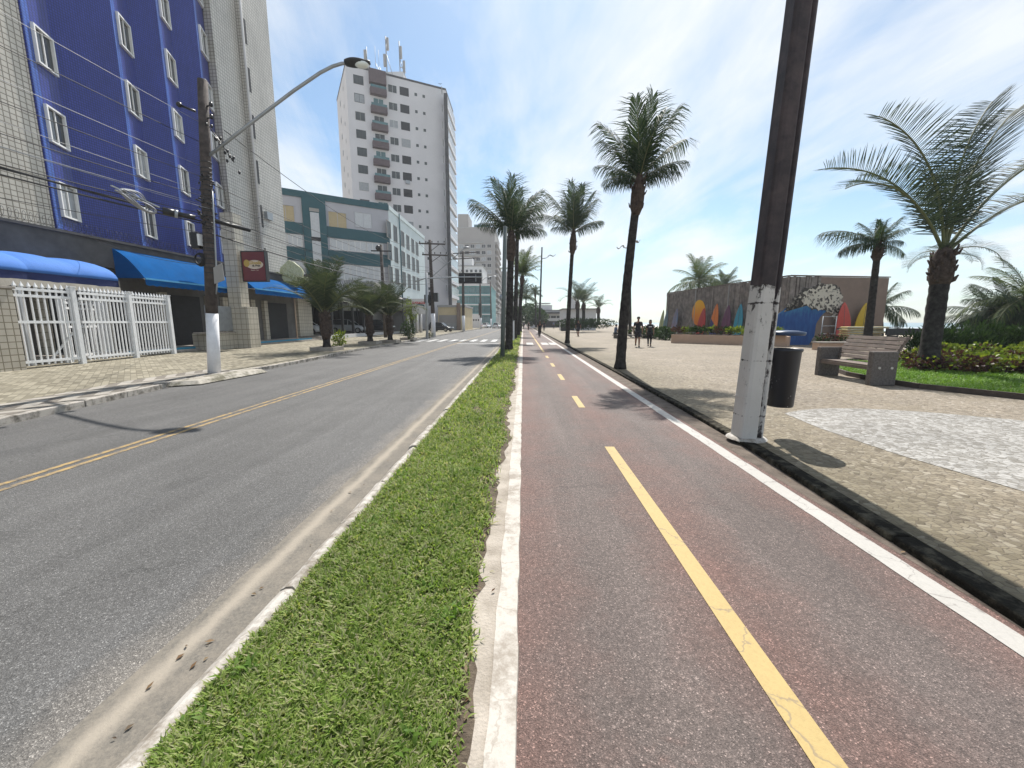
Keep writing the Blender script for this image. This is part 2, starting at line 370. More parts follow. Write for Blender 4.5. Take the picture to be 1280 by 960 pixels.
ROADX = -1.70
KERB = [(-8.1,-8),(-8.13,5.8),(-8.38,7.3),(-8.75,9.3),(-8.9,9.9),(-8.85,12.3),(-8.75,13.5),(-8.88,16.2),(-9.35,22.2),(-9.5,30),(-9.75,38.5),(-10.15,54),(-10.5,80),(-10.8,420)]
flat('road', [(ROADX, -8)] + [(ROADX, 420)] + [(x - .1, y) for x, y in reversed(KERB)], 0.0, m['asphalt'])
tg = NT('gutter_concrete'); ob = tg.obj(); gx, gy, _ = tg.sep(ob)
gn = tg.math('SUBTRACT', tg.noise(4.5, 9, .72), .5); gw = tg.math('ABSOLUTE', tg.math('ADD', tg.math('ADD', gx, 1.665), tg.math('MULTIPLY', gn, .11)))
gb = tg.mix(tg.ramp(tg.noise(60., 5, .7), [(.35, 0.), (.65, 1.)]), (.12, .112, .10), (.205, .185, .155)); gb = tg.mix(tg.ramp(tg.noise(2.2, 8, .7), [(.42, 0.), (.68, .8)]), gb, (.25, .22, .18))
tg.bump(tg.noise(80., 5), .5, .006)
flat('road_gutter', [(-1.78, -8), (-1.38, -8), (-1.38, 420), (-1.78, 420)], 0.006, tg.fin(tg.mix(tg.ramp(gw, [(.012, .8), (.07, 0.)]), gb, (.34, .30, .245)), .9, 0, .2))
# left pavement: slab, kerb stone, patterned border, tiled field
pv = NT('left_pavement_tiles'); ob = pv.obj(); mp = pv.n('ShaderNodeMapping', i={'Vector': ob, 'Rotation': (0, 0, R(45))})
bk = pv.n('ShaderNodeTexBrick', offset=.5, i={'Vector': mp.outputs[0], 'Color1': (.155, .138, .10), 'Color2': (.32, .292, .225), 'Mortar': (.18, .162, .12), 'Scale': 1., 'Mortar Size': .008, 'Bias': .1, 'Brick Width': .26, 'Row Height': .13})
pv.bump(pv.math('MULTIPLY', bk.outputs['Fac'], -1.), .3, .01)
m['pave'] = pv.fin(pv.mix(1., bk.outputs[0], pv.ramp(pv.noise(.55, 8, .7), [(.3, .72), (.7, 1.12)]), 'MULTIPLY'), .85, 0, .2)
pz = NT('zigzag_border_tiles'); ob = pz.obj(); px, py, _ = pz.sep(ob)
zz = pz.math('PINGPONG', px, .42); w = pz.math('FRACT', pz.math('MULTIPLY', pz.math('ADD', py, pz.math('MULTIPLY', zz, 1.3)), 1.55))
m['pave_border'] = pz.fin(pz.mix(1., pz.mix(pz.ramp(w, [(.48, 0.), (.53, 1.)]), (.36, .335, .295), (.195, .175, .15)), pz.ramp(pz.noise(1.2, 8, .7), [(.3, .75), (.7, 1.1)]), 'MULTIPLY'), .85, 0, .2)
b = MB(); b.prism([(x - .16, y) for x, y in KERB] + [(-70, 420), (-70, -8)], -.05, .115); struct(b.build('pavement', m['pave']))
b = MB(); b.strip([(x - .17, y, .1195) for x, y in KERB[:6]], [(x - 1.25, y, .1195) for x, y in KERB[:6]]); struct(b.build('pavement_border', m['pave_border']))
b = MB()
n = len(KERB)
for i in range(n - 1):
    (xa, ya), (xb, yb) = KERB[i], KERB[i+1]; L = math.hypot(xb - xa, yb - ya); k = max(1, min(60, int(L / 1.0)))
    for q in range(k):
        f0 = q / k; f1 = (q + 1) / k - (.012 / L if L < 80 else 0); j = U(-.01, .012)
        p = [(xa + (xb-xa)*f, ya + (yb-ya)*f) for f in (f0, f1)]
        b.prism([(p[0][0]+j, p[0][1]), (p[1][0]+j, p[1][1]), (p[1][0]-.158, p[1][1]), (p[0][0]-.158, p[0][1])], -.05, .122 + U(-.008, .004))
struct(b.build('left_kerb', M('stained_kerb', (.15, .135, .11), .9, .4, 5., .5, 50, col2=(.40, .37, .33), th=(.36, .56)), bev=.012))
b = MB(); b.add([(-8.84,9.55,.02),(-8.30,9.95,.02),(-8.22,12.6,.02),(-8.8,12.75,.02),(-8.84,9.7,.135),(-8.42,10.02,.125),(-8.36,12.5,.125),(-8.8,12.6,.135)],
      [(0,3,2,1),(4,5,6,7),(0,1,5,4),(1,2,6,5),(2,3,7,6),(3,0,4,7)]); struct(b.build('kerb_ramp', M('mossy_ramp', (.20, .185, .13), .9, .35, 4., .5, 50, col2=(.40, .37, .32), th=(.4, .6)), bev=.02))
# double yellow line, crosswalks, lane dashes of the cycle path
YS = [-8 + 2 * i for i in range(60)] + [150, 200, 300, 420]
for nm, xa, xb in (('road_line', -5.24, -5.165), ('road_line', -5.07, -4.995)):
    bb, mm, _ = ribbon(nm, xa, xb, YS, .004, m['road_yellow']); struct(bb.build(nm, mm))
b = MB()
for i in range(9):
    x = -9.2 + i * .92; b.sheet([(x, 33.8, .004), (x + .42, 33.8, .004), (x + .42, 37.6, .004), (x, 37.6, .004)])
b.sheet([(-5.0, 30.2, .004), (-1.8, 30.2, .004), (-1.8, 30.55, .004), (-5.0, 30.55, .004)])
struct(b.build('crosswalk', paint('crosswalk_paint', (.60, .60, .58), (.13, .13, .13), (.36, .5), crack=False)))
# median: kerb stones, soil bed, sandy concrete edge, painted edge
b = MB(); y = -2.0
while y < 90:
    L = U(.75, 1.15); g = U(.008, .03); h = U(.055, .075); a = U(-.008, .008)
    pass
    x0 = -1.435 + a; x1 = -1.315 + U(-.015, .015)
    nseg = 4; ring = []
    for q in range(nseg + 1):
        yy = y + (L - g) * q / nseg; jx = U(-.006, .006); jz = U(-.005, .004)
        ring += [(x0 - .012, yy, -.02), (x0 + .012 + jx, yy, h - .02 + jz), (x0 + .05 + jx, yy, h + jz), (x1 - .03, yy, h + U(-.005, .003)), (x1, yy, h - .03), (x1, yy, -.02)]
    fs = [(q*6+k, (q+1)*6+k, (q+1)*6+k+1, q*6+k+1) for q in range(nseg) for k in range(5)] + [(0,1,2,3,4,5), tuple(nseg*6 + k for k in (5,4,3,2,1,0))]
    b.add(ring, fs); y += L
b.box(-1.435, -1.315, 90.02, 420, -.02, .065)
struct(b.build('median_kerb', m['kerb_white']))
b = MB(); ys = [-2 + .12 * i for i in range(200)] + [22 + 2*i for i in range(40)] + [140, 420]
lx = [-1.325 for y in ys]; rx = [-.225 + .05 * sin(y * 2.1) * sin(y * .73 + 1) + U(-.035, .035) for y in ys]
for i in range(len(ys) - 1):
    pass
mid = [[(lx[i] + (rx[i] - lx[i]) * f, y, .045 + .03 * sin(pi * f) - .01 * f) for i, y in enumerate(ys)] for f in (0, .2, .5, .8, 1)]
for k in range(4): b.strip(mid[k+1], mid[k])
struct(b.build('verge_soil', m['soil']))
bb, mm, _ = ribbon('path_edge_concrete', -.40, -.128, ys, .032, m['sandconc']); struct(bb.build('path_edge_concrete', mm))
b = MB(); b.prism([(-.40, -2), (-.128, -2), (-.128, 420), (-.40, 420)], -.04, .028); struct(b.build('path_edge_base', m['sandconc']))
b = MB(); xs = [-.135 + U(-.008, .008) for _ in ys]; xr = [-.022 + U(-.006, .006) for _ in ys]
b.strip([(x, y, .040) for x, y in zip(xr, ys)], [(x, y, .040) for x, y in zip(xs, ys)])
b.strip([(x - .002, y, .0405 - .0) for x, y in zip(xr, ys)], [(x + .004, y, .0205) for x, y in zip(xr, ys)])
struct(b.build('path_edge_line', m['white_edge']))
flat('cycle_path', [(-.13, -8), (2.62, -8), (2.62, 420), (-.13, 420)], .022, m['path'])
b = MB(); xs = [2.385 + U(-.004, .004) for _ in ys]
b.strip([(x + .155, y, .026) for x, y in zip(xs, ys)], [(x, y, .026) for x, y in zip(xs, ys)])
struct(b.build('path_edge_marking', m['white_line']))
b = MB()
for y0, y1 in [(-2.2, 4.98), (7.37, 8.55), (11.0, 12.25), (14.4, 15.6), (17.9, 19.1)]:
    b.sheet([(1.05, y0, .026), (1.17, y0, .026), (1.17, y1, .026), (1.05, y1, .026)])
b.sheet([(1.06, 21.6, .026), (1.17, 21.6, .026), (1.17, 70, .026), (1.06, 70, .026)])
struct(b.build('path_dash_marking', m['yellow_line']))
b = MB()
for x in (.25, 1.35, 1.95): b.sheet([(x, 28.6, .0265), (x + .5, 28.6, .0265), (x + .5, 31.6, .0265), (x, 31.6, .0265)])
struct(b.build('path_crosswalk_marking', m['white_line']))
# right side: dirt strip, dark kerb, promenade of stone mosaic
RK = [(2.55, -8), (2.56, 1.2), (2.61, 2.), (2.70, 3.1), (2.83, 4.8), (2.90, 7.4), (2.92, 12), (2.94, 20), (2.95, 420)]
b = MB(); b.sheet([(2.56, -8, .010)] + [(x + .02, y, .010) for x, y in RK] + [(2.56, 420, .010)]); b.sheet([(2.60, -8, .024)] + [(x + .02, y, .024) for x, y in RK] + [(2.60, 420, .024)])
struct(b.build('path_dirt_strip', m['dirt']))
b = MB()
def rkx(y):
    for (xa, ya), (xb, yb) in zip(RK, RK[1:]):
        if ya <= y <= yb: return xa + (xb - xa) * (y - ya) / (yb - ya)
    return 2.95
y = -3.
while y < 60:
    L = U(.85, 1.1); a = rkx(y); c = rkx(y + L); h = .080 + U(-.004, .004); j = U(-.012, .012)
    b.prism([(a + j*.4, y), (a + .152, y), (c + .152, y + L - .006), (c + j*.4, y + L - .006)], -.02, h); y += L
b.prism([(2.95, y), (3.10, y), (3.10, 420), (2.95, 420)], -.02, .083)
struct(b.build('right_kerb', m['kerb_dark'], bev=.016))
b = MB(); cols = [[(x + .155 if q is None else q, y, z) for x, y in RK] for q, z in ((None, -.05), (None, .072), (4.1, .118), (36, .118), (36, -.06))]
for A_, B_ in zip(cols, cols[1:]): b.strip(B_, A_)
struct(b.build('promenade', m['mosaic']))
b = MB()
mossy = [(x + .157, y, .122) for x, y in RK[:-2]] + [(3.09, 16, .122), (3.9, 11, .122), (3.95, 7.0, .122), (4.25, 5.0, .122), (4.35, 3.6, .122), (5.2, 2.0, .122), (5.6, -8, .122)]
pass
arc = []
P0, P1, P2, P3 = (4.30, 6.55), (5.6, 7.5), (7.4, 6.9), (9.0, 4.6)
for i in range(17):
    q = i / 16; arc.append(tuple((1-q)**3*P0[k] + 3*(1-q)**2*q*P1[k] + 3*(1-q)*q*q*P2[k] + q**3*P3[k] for k in (0, 1)))
low = [(8.4, 2.6), (6.6, 2.1), (5.2, 2.6), (4.45, 3.4), (4.25, 4.5), (4.2, 5.6)]
b = MB(); b.sheet([(max(x, 4.12 + .1 * sin(y * 3)), y, .1222) for x, y in reversed(arc + low)]); struct(b.build('promenade_white_wave', m['mosaic_white']))
b = MB(); 0 and b.sheet([(4.6 + 1.7 * cos(a) , 16.5 + 3.2 * sin(a), .1265) for a in [2*pi*i/24 for i in range(24)]])

# blades of the median turf
def blades(name, pts, hmin, hmax, wid, mat, seed, kind='stuff', flat_=.9):
    g = np.random.default_rng(seed); n = len(pts); P = np.asarray(pts)
    az = g.uniform(0, 2*pi, n); tilt = g.uniform(.1, flat_, n) ** .8; h = g.uniform(hmin, hmax, n) * P[:, 3]
    d = np.stack([np.cos(az)*np.sin(tilt), np.sin(az)*np.sin(tilt), np.cos(tilt)], 1)
    tilt2 = np.minimum(tilt + g.uniform(.3, .9, n), 1.75)
    d2 = np.stack([np.cos(az)*np.sin(tilt2), np.sin(az)*np.sin(tilt2), np.cos(tilt2)], 1)
    tw = az + pi/2 + g.uniform(-.5, .5, n); s = np.stack([np.cos(tw), np.sin(tw), np.zeros(n)], 1) * (wid * P[:, 3] * g.uniform(.7, 1.3, n))[:, None]
    B = P[:, :3]; Mi = B + d * (h * .55)[:, None]; T = Mi + d2 * (h * .5)[:, None]
    V = np.stack([B - s*.5, B + s*.5, Mi + s*.5, Mi - s*.5, T], 1).reshape(-1, 3)
    me = bpy.data.meshes.new(name); me.vertices.add(5*n); me.vertices.foreach_set('co', V.astype(np.float32).ravel())
    base = (np.arange(n) * 5)[:, None]; lp = (base + np.array([[0,1,2,3,3,2,4]])).ravel()
    me.loops.add(7*n); me.loops.foreach_set('vertex_index', lp.astype(np.int32))
    me.polygons.add(2*n); st = (np.arange(n)*7)[:, None] + np.array([[0, 4]]); me.polygons.foreach_set('loop_start', st.ravel().astype(np.int32))
    me.materials.append(mat); me.update(calc_edges=True); me.validate()
    o = link(name, me); o['kind'] = kind; return o
g = np.random.default_rng(3); n = 190000
q = g.uniform(0, 1, n); ya, yb = .75, 70.
Y = 1 / (q / yb ** .9 + (1 - q) / ya ** .9) ** (1/.9)
Rx = -.285 + .05 * np.sin(Y * 2.1) * np.sin(Y * .73 + 1) + g.normal(0, .03, n) + .03 * np.sin(Y * 6.3) * np.sin(Y * 2.9)
f = g.uniform(0, 1, n); X = -1.31 + (Rx + 1.31) * f + g.normal(0, .012, n)
Z = .045 + .03 * np.sin(pi * np.clip(f, 0, 1)) - .01 * f
bare = (np.sin(X*9 + Y*3.1) + np.sin(Y*5.3 - X*4) + np.sin(Y*1.7 + X*13)) > 1.35
edge = (f > .93) & (g.uniform(0, 1, n) > .45)
keep = ~(bare & (g.uniform(0, 1, n) > .35)) & ~edge
sc = np.clip(.75 + Y * .07, .75, 3.0) * (1 + .30 * np.sin(X*7 + Y*2.3) * np.sin(Y*3.1 + 2 + X*3) + .18 * np.sin(X*23 + Y*9) * np.sin(Y*17 - X*6))
tag(blades('grass', np.stack([X, Y, Z, sc], 1)[keep], .03, .075, .0102, m['grass'], 5, flat_=1.3), 'coarse green turf growing on the median strip', 'grass')

rg = np.random.default_rng(12); wp = []
for k in range(46):
    cy = .9 + 9 * rg.uniform() ** 1.6; cx = rg.uniform(-1.25, -.35); rr_ = rg.uniform(.03, .09)
    for q in range(34): wp.append((cx + rg.normal(0, rr_), cy + rg.normal(0, rr_), .065, rg.uniform(.8, 1.3)))
wp = [p for p in wp if -1.31 < p[0] < -.27]
tag(blades('ground_weeds', wp, .035, .07, .014, leafmat('weed_leaf', [(.13, .25, .04), (.19, .32, .06), (.24, .36, .09)], .55, .45), 21, flat_=1.2), 'broad leaved weeds in small clumps through the median turf', 'weeds')
lp = MB()
for k in range(150):
    y = .9 + 11 * rg.uniform() ** 1.5; x = rg.choice([-.27 + rg.normal(0, .035), 2.66 + rg.normal(0, .05), -1.55 + rg.normal(0, .08)], p=[.5, .3, .2]); z = .046 if x < 0 and x > -1 else (.032 if x > 0 else .012)
    a = rg.uniform(0, 6.28); l = rg.uniform(.008, .022); dx, dy = cos(a) * l, sin(a) * l
    lp.add([(x - dx, y - dy, z), (x + dy * .45, y - dx * .45, z + .006), (x + dx, y + dy, z + rg.uniform(0, .012)), (x - dy * .45, y + dx * .45, z + .004)], [(0, 1, 2, 3)])
o = lp.build('leaf_litter', leafmat('dry_leaf', [(.10, .05, .025), (.20, .12, .06), (.30, .22, .13), (.07, .05, .04)], .7, .1)); tag(o, 'dry leaf scraps lying along the edges of the cycle path', 'leaf litter', kind='stuff')
# ------------------------------------------------------------------ plants
def frond_mesh(kind, elev, seed, cache={}):
    key = (kind, elev, seed)
    if key in cache: return cache[key]
    r = random.Random(seed * 97 + elev); b = MB()
    K = dict(coco=dict(n=50, L=.46, w=.0145, droop=.85, bend=.75, fwd=1.15, vee=.04, stalk=.10), coco_light=dict(n=44, L=.26, w=.0125, droop=.5, bend=1.15, fwd=.75, vee=.05, stalk=.12),
             date_arch=dict(n=84, L=.22, w=.0055, droop=.12, bend=2.5, fwd=.5, vee=.55, stalk=.16), date=dict(n=80, L=.23, w=.0055, droop=.16, bend=1.75, fwd=.55, vee=.45, stalk=.16), pygmy=dict(n=60, L=.24, w=.0095, droop=.18, bend=1.35, fwd=.7, vee=.3, stalk=.14))[kind]
    th = R(elev); N = 22; p = Vector((0, 0, 0)); P = [p.copy()]; A = [th]
    bend = K['bend'] * (1.15 - .75 * max(0, sin(th)) ** 2)
    yaw = 0; dy = r.uniform(-.25, .25)
    for i in range(N):
        q = (i + .5) / N; a = th - bend * q ** 1.7; a = max(a, -1.45); yaw = dy * q * q
        p = p + Vector((cos(a) * cos(yaw), cos(a) * sin(yaw), sin(a))) / N; P.append(p.copy()); A.append(a)
    b.tube(P, [.0105 * (1 - .85 * i / N) + .0012 for i in range(N + 1)], 4, 1, False)
    for i in range(K['n']):
        q = K['stalk'] + (1 - K['stalk']) * i / (K['n'] - 1) * .995
        k = min(N - 1, int(q * N)); f = q * N - k; c = P[k].lerp(P[k+1], f); T = (P[k+1] - P[k]).normalized()
        S = T.cross(Vector((0, 0, 1)));  S = S.normalized() if S.length > 1e-3 else Vector((0, 1, 0))
        Un = S.cross(T)
        u = (q - K['stalk']) / (1 - K['stalk'])
        ln = K['L'] * (.42 + .62 * sin(pi * min(1, .18 + .72 * u))) * (1 - .35 * u ** 6)
        for sd in (-1, 1):
            l = ln * r.uniform(.85, 1.12); fw = K['fwd'] * (.55 + .75 * u) * (1 + (.9 if 'coco' in kind else 0) * max(0, sin(R(elev))) ** 4) + r.uniform(-.12, .12)
            d = (S * sd + T * fw + Un * (K['vee'] + r.uniform(-.09, .09))).normalized()
            g1 = K['droop'] * (1.45 - .8 * max(0, sin(R(elev)))) * r.uniform(.7, 1.3)
            d1 = (d + Vector((0, 0, -.45 * g1))).normalized(); d2 = (d + Vector((0, 0, -1.7 * g1))).normalized()
            wd = d.cross(Un + S * .3 * sd).normalized() * K['w'] * (1 - .35 * u)
            m1 = c + d1 * l * .45; m2 = m1 + d2 * l * .38; tp = m2 + (d2 + Vector((0, 0, -.5 * g1))).normalized() * l * .2
            b.add([c - wd * .35, c + wd * .35, m1 + wd * .6, m1 - wd * .6, m2 + wd * .4, m2 - wd * .4, tp], [(0, 1, 2, 3), (3, 2, 4, 5), (5, 4, 6)], 0)
    me = b.mesh('frond_' + kind, [m[kind.replace('_arch', '')], m['rachis']]); cache[key] = me; return me
def palm(label, base, top, r0, r1, fr, kind='coco', group=None, boots=1.0, boot_r=1.5, name='palm_tree', bow=0., boot_len=1.0):
    base = Vector(base); top = Vector(top); t = thing(name, label, 'palm tree', base, 0, group)
    d = top - base; H = d.length; b = MB(); pts = []; rad = []; n = max(12, int(H * 7))
    side = Vector((-d.y, d.x, 0)); side = side.normalized() if side.length > 1e-3 else Vector((1, 0, 0))
    hl = Vector((d.x, d.y, 0)); hl = hl.normalized() if hl.length > 1e-3 else Vector((1,0,0))
    for i in range(n + 1):
        q = i / n; pts.append(d * q + hl * (bow * sin(pi * q)) + Vector((0, 0, -.03 if i == 0 else 0)))
        rr = r1 + (r0 - r1) * (1 - q) ** 1.2 + r0 * .35 * max(0, 1 - q * H / .35) ** 2
        rad.append(rr * (1 + .05 * (i % 2) + U(-.025, .025)))
    b.tube(pts, rad, 10); b.build('trunk', m['trunk'], t, local=True)
    if boots:                                     # the swollen collar of cut leaf stubs under the crown
        b = MB(); Lb = boot_len; k0 = d.normalized()
        b.tube([d - k0 * Lb, d - k0 * Lb * .75, d - k0 * Lb * .35, d, d + k0 * .25], [r1 * 1.02, r1 * boot_r, r1 * (boot_r + .05), r1 * 1.15, r1 * .5], 10)
        for i in range(int(30 * boots)):
            q = U(.0, 1); a = U(0, 2 * pi); c = d - k0 * Lb * (1 - q) * .92; rr = r1 * (boot_r - .15)
            o1 = Vector((cos(a), sin(a), 0)); e = c + o1 * (rr + U(.04, .13) * (.7 + r1)) + Vector((0, 0, U(.05, .26)))
            b.tube([c + o1 * rr * .5, (c + o1 * rr).lerp(e, .5) + Vector((0,0,-.02)), e], [r1 * .30, r1 * .22, r1 * .10], 5)
        b.build('leaf_base', m['boot'], t, local=True)
    for i, f in enumerate(fr):
        az, el, L = f[:3]; el5 = int(round(el / 6.) * 6); mk = frond_mesh(f[3] if len(f) > 3 else kind, el5, i % 3)
        o = link('frond', mk, t, d + Vector((0, 0, U(-.12, .12) * r1 * 3)), R(az)); L = L * (.62 + .54 * max(0, sin(R(el))) ** 2) * (.9 if base[1] < 20 else 1) if 'coco' in kind and base[1] < 50 and base[0] < 5 else L; o.scale = (L, L, L); o.rotation_euler = (U(-.12, .12), R(el5 - el), R(az))
    return t
def crown(n, el0, el1, L, seed, jit=8, power=1.):
    r = random.Random(seed); out = []
    for i in range(n):
        q = (i + .5) / n; el = el0 + (el1 - el0) * q ** power + r.uniform(-jit, jit)
        out.append((i * 137.5 + r.uniform(-14, 14), max(-38, min(88, el)), L * r.uniform(.85, 1.1) * (1 - .12 * q)))
    return out
Z0 = .118
palm('tall coconut palm with upswept crown on the promenade kerb, nearest the cycle path', G(775, 461, .07), AY(799, 226, 12.75), .165, .11, crown(12, 30, 88, 2.05, 4, 6, .7) + [(172, 38, 1.85), (180, 12, 1.75), (160, 24, 1.7), (8, 52, 2.35), (352, 26, 1.75), (15, 40, 1.8), (190, 62, 2.1)], group='coconut palms along the cycle path', bow=-.10, boots=1., boot_r=1.75, boot_len=.95)
palm('tall slim coconut palm behind the pedestrian dressed in black', G(709, 429, .07), AY(717, 290, 29), .17, .125, crown(12, 30, 88, 2.9, 9, 7, .7) + [(178, 42, 2.9), (2, 36, 2.6), (190, 24, 2.2)], group='coconut palms along the cycle path', bow=-.1, boots=.8, boot_r=1.9, boot_len=1.5)
palm('thick coconut palm on the median beside the tall grey post', G(636, 437, .09), AY(639, 292, 22.3), .21, .155, crown(13, 24, 88, 2.6, 14, 8, .7) + [(178, 52, 2.9), (165, 34, 2.4), (5, 55, 2.6), (350, 28, 2.3), (10, 20, 2.2)], group='coconut palms along the cycle path', boots=1., boot_r=1.55, boot_len=1.5)
palm('coconut palm on the median half hidden behind the thick one', G(643.5, 424, .09), AY(647, 285, 36.), .2, .15, crown(11, 20, 86, 2.8, 15, 8, .7), group='coconut palms along the cycle path', boots=.6)
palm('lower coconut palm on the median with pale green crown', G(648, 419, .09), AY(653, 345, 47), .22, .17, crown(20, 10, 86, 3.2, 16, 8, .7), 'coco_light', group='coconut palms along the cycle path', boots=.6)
palm('farthest coconut palm on the median, just behind the pale crowned one', G(650.5, 414, .09), AY(651, 368, 72), .24, .2, crown(14, -6, 80, 3.0, 17, 8), group='coconut palms along the cycle path', boots=0)
palm('small distant coconut palm left of the double armed lamp post', AY(670, 408, 92), AY(669, 366, 92), .2, .17, crown(16, 0, 84, 2.0, 18, 8), boots=.5)
palm('distant slender palm rising above the far bushes', AY(657, 405, 130), AY(657.5, 371, 130), .22, .2, crown(12, -10, 80, 2.6, 19, 8), boots=0)
# date-like palms bent by the wind near the lifeguard station
for (u, vb, vt, Y, s, n, lab) in [(722, 402, 378, 62, 21, 9, 'wind bent palm leaning over the low white building, left of its neighbours'), (729.5, 403, 380, 66, 22, 13, 'wind bent palm with the fullest crown beside the white beach station'), (748, 404, 385, 70, 23, 11, 'short feathery palm at the seaward end of the white beach station')]:
    palm(lab, AY(u, vb + 2.5, Y), AY(u, vt, Y), .28, .24, crown(n, 30, 80, 4.2 if s < 23 else 2.8, s, 10), 'date', group='palms by the white beach station', boots=.6)
# right-hand garden palms
palm('big date palm with long arching fronds in the garden bed behind the bench', AY(1160, 452, 12.5), AY(1180, 318, 12.8), .235, .205,
     [(178, 76, 4.9, 'date_arch'), (168, 68, 4.6, 'date_arch'), (188, 58, 4.2, 'date_arch'), (10, 76, 5.2), (350, 62, 5.0), (5, 86, 5.0), (40, 66, 4.4), (355, 48, 4.4), (20, 30, 1.5), (80, 30, 1.6), (260, 35, 1.2), (150, 10, 1.0), (340, 20, 1.6), (320, 10, 1.1), (200, 25, 1.1)], 'date', boots=1.6, boot_r=1.35, boot_len=.95)
palm('slender coconut palm rising past the end of the surf mural wall', AY(1084, 425, 19), AY(1098, 306, 19), .17, .12, crown(14, 4, 84, 1.3, 31, 10) + [(180, 28, 2.5), (174, 8, 1.7)], group='coconut palms in the garden', boots=.9, boot_r=1.7, boot_len=.7)
palm('coconut palm showing behind the corner of the surf mural wall', AY(1101, 425, 33), AY(1100, 383, 33), .2, .17, crown(15, -22, 78, 2.4, 32, 10), group='coconut palms in the garden', boots=.4)
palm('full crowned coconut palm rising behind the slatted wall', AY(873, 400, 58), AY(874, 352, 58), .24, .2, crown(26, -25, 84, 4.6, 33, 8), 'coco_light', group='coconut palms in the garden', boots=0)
palm('small coconut palm top just above the slatted wall', AY(905, 400, 62), AY(905, 357, 62), .24, .2, crown(14, -5, 80, 3.0, 34, 8), 'coco', group='coconut palms in the garden', boots=0)
for (u, vt, Y, L, s, lab) in [(1248, 398, 24, 2.4, 41, 'short beach palm with drooping fronds, leftmost of the low clump by the sea'), (1266, 388, 23, 2.4, 42, 'short beach palm in the middle of the low clump by the sea'), (1290, 372, 22, 2.9, 43, 'sunlit beach palm at the edge of the low clump by the sea')]:
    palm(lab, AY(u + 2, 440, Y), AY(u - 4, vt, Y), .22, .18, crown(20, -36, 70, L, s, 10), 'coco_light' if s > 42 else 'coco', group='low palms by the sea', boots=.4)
# pygmy palms in kerb planters on the left pavement
for (u, v, hh, L, s, n, lab) in [(409, 438, 1.75, 3.1, 51, 26, 'largest feathery palm in a kerbside planter, nearest the sign post'), (463, 430, 1.7, 2.7, 52, 24, 'dense feathery palm in the middle kerbside planter'), (488, 428, 1.7, 3.1, 53, 20, 'feathery palm with swollen trunk in the farthest kerbside planter')]:
    g0 = G(u, v, Z0); palm(lab, g0 + Vector((0, 0, .15)), g0 + Vector((0, 0, .15 + hh)), .17, .20, crown(n, 30, 86, L, s, 9, .75), 'pygmy', group='feathery palms along the left kerb', boots=2., boot_r=1.25, boot_len=1.3)
    pb = thing('planter_box', {51: 'low concrete planter box under the largest feathery palm', 52: 'low concrete planter box under the dense middle palm', 53: 'low concrete planter box under the palm with the swollen trunk'}[s], 'planter', g0, 0, 'concrete planters along the left kerb')
    b = MB(); w_ = .62
    for x0, x1, y0, y1 in ((-w_, w_, -w_, -w_+.1), (-w_, w_, w_-.1, w_), (-w_, -w_+.1, -w_+.1, w_-.1), (w_-.1, w_, -w_+.1, w_-.1)): b.box(x0, x1, y0, y1, -.02, .2)
    b.build('rim', m['concrete'], pb, local=True); b = MB(); b.box(-w_+.1, w_-.1, -w_+.1, w_-.1, -.02, .15); b.build('soil', m['soil'], pb, local=True)
def bush(name, label, cat, c, r, n, leaf, mat, seed, group=None, stem=True, wid=.5, up=.4):
    rr = random.Random(seed); t = thing(name, label, cat, c, 0, group); b = MB(); lumps = [(rr.uniform(-.6, .6) * r[0], rr.uniform(-.6, .6) * r[1], rr.uniform(.35, .85) * r[2], rr.uniform(.35, .6)) for _ in range(9)]
    for i in range(n):
        lx, ly, lz, lr = rr.choice(lumps); d = Vector((rr.gauss(0, 1), rr.gauss(0, 1), rr.gauss(0, 1))).normalized() * rr.uniform(.3, 1) ** .5
        p = Vector((lx + d.x * lr * r[0], ly + d.y * lr * r[1], max(.03, lz + d.z * lr * r[2] * .8)))
        dr = (d + Vector((rr.uniform(-.6, .6), rr.uniform(-.6, .6), up + rr.uniform(-.5, .5)))).normalized(); s = dr.cross(Vector((rr.uniform(-1, 1), rr.uniform(-1, 1), rr.uniform(-1, 1))))
        if s.length < .05: continue
        s = s.normalized() * leaf * wid * .5; l = leaf * rr.uniform(.6, 1.3); md = p + dr * l * .5; tp = p + dr * l + Vector((0, 0, -l * .2))
        b.add([p, md + s, tp, md - s], [(0, 1, 2, 3)])
    b.build('foliage', m[mat], t, local=True)
    if stem:
        b = MB()
        for i in range(6):
            lx, ly, lz, lr = lumps[i]; b.tube([(lx*.1, ly*.1, -.03), (lx*.5, ly*.5, lz*.55), (lx, ly, lz)], [.02*r[2]+.006, .014*r[2]+.004, .004], 5)
        b.build('stem', m['rachis'], t, local=True)
    return t
bush('bush', 'bright leafy shrub at the foot of the largest kerbside palm', 'shrub', G(425, 436, Z0), (.45, .45, .95), 340, .16, 'lime', 61)
bush('bush', 'dark clipped shrub in the kerbside planter past the palms', 'shrub', G(511, 424, .3), (.6, .6, 1.25), 800, .14, 'bush', 62)
bush('bush', 'yellow green shrub in front of the entrance columns', 'shrub', AX(514, 404, -13.2), (.8, .8, 2.3), 900, .2, 'lime', 63)
bush('bush', 'small dark weed at the foot of the cross arm pole', 'shrub', G(536.5, 422, .118), (.35, .3, .5), 160, .12, 'bush', 70)
pb = thing('planter_box', 'low concrete planter box under the dark clipped shrub', 'planter', G(511, 424.6, Z0), 0, 'concrete planters along the left kerb')
b = MB(); b.box(-.6, .6, -.6, .6, -.02, .2); b.build('rim', m['concrete'], pb, local=True, bev=.02); b = MB(); b.box(-.45, .45, -.45, .45, .19, .215); b.build('soil', m['soil'], pb, local=True)
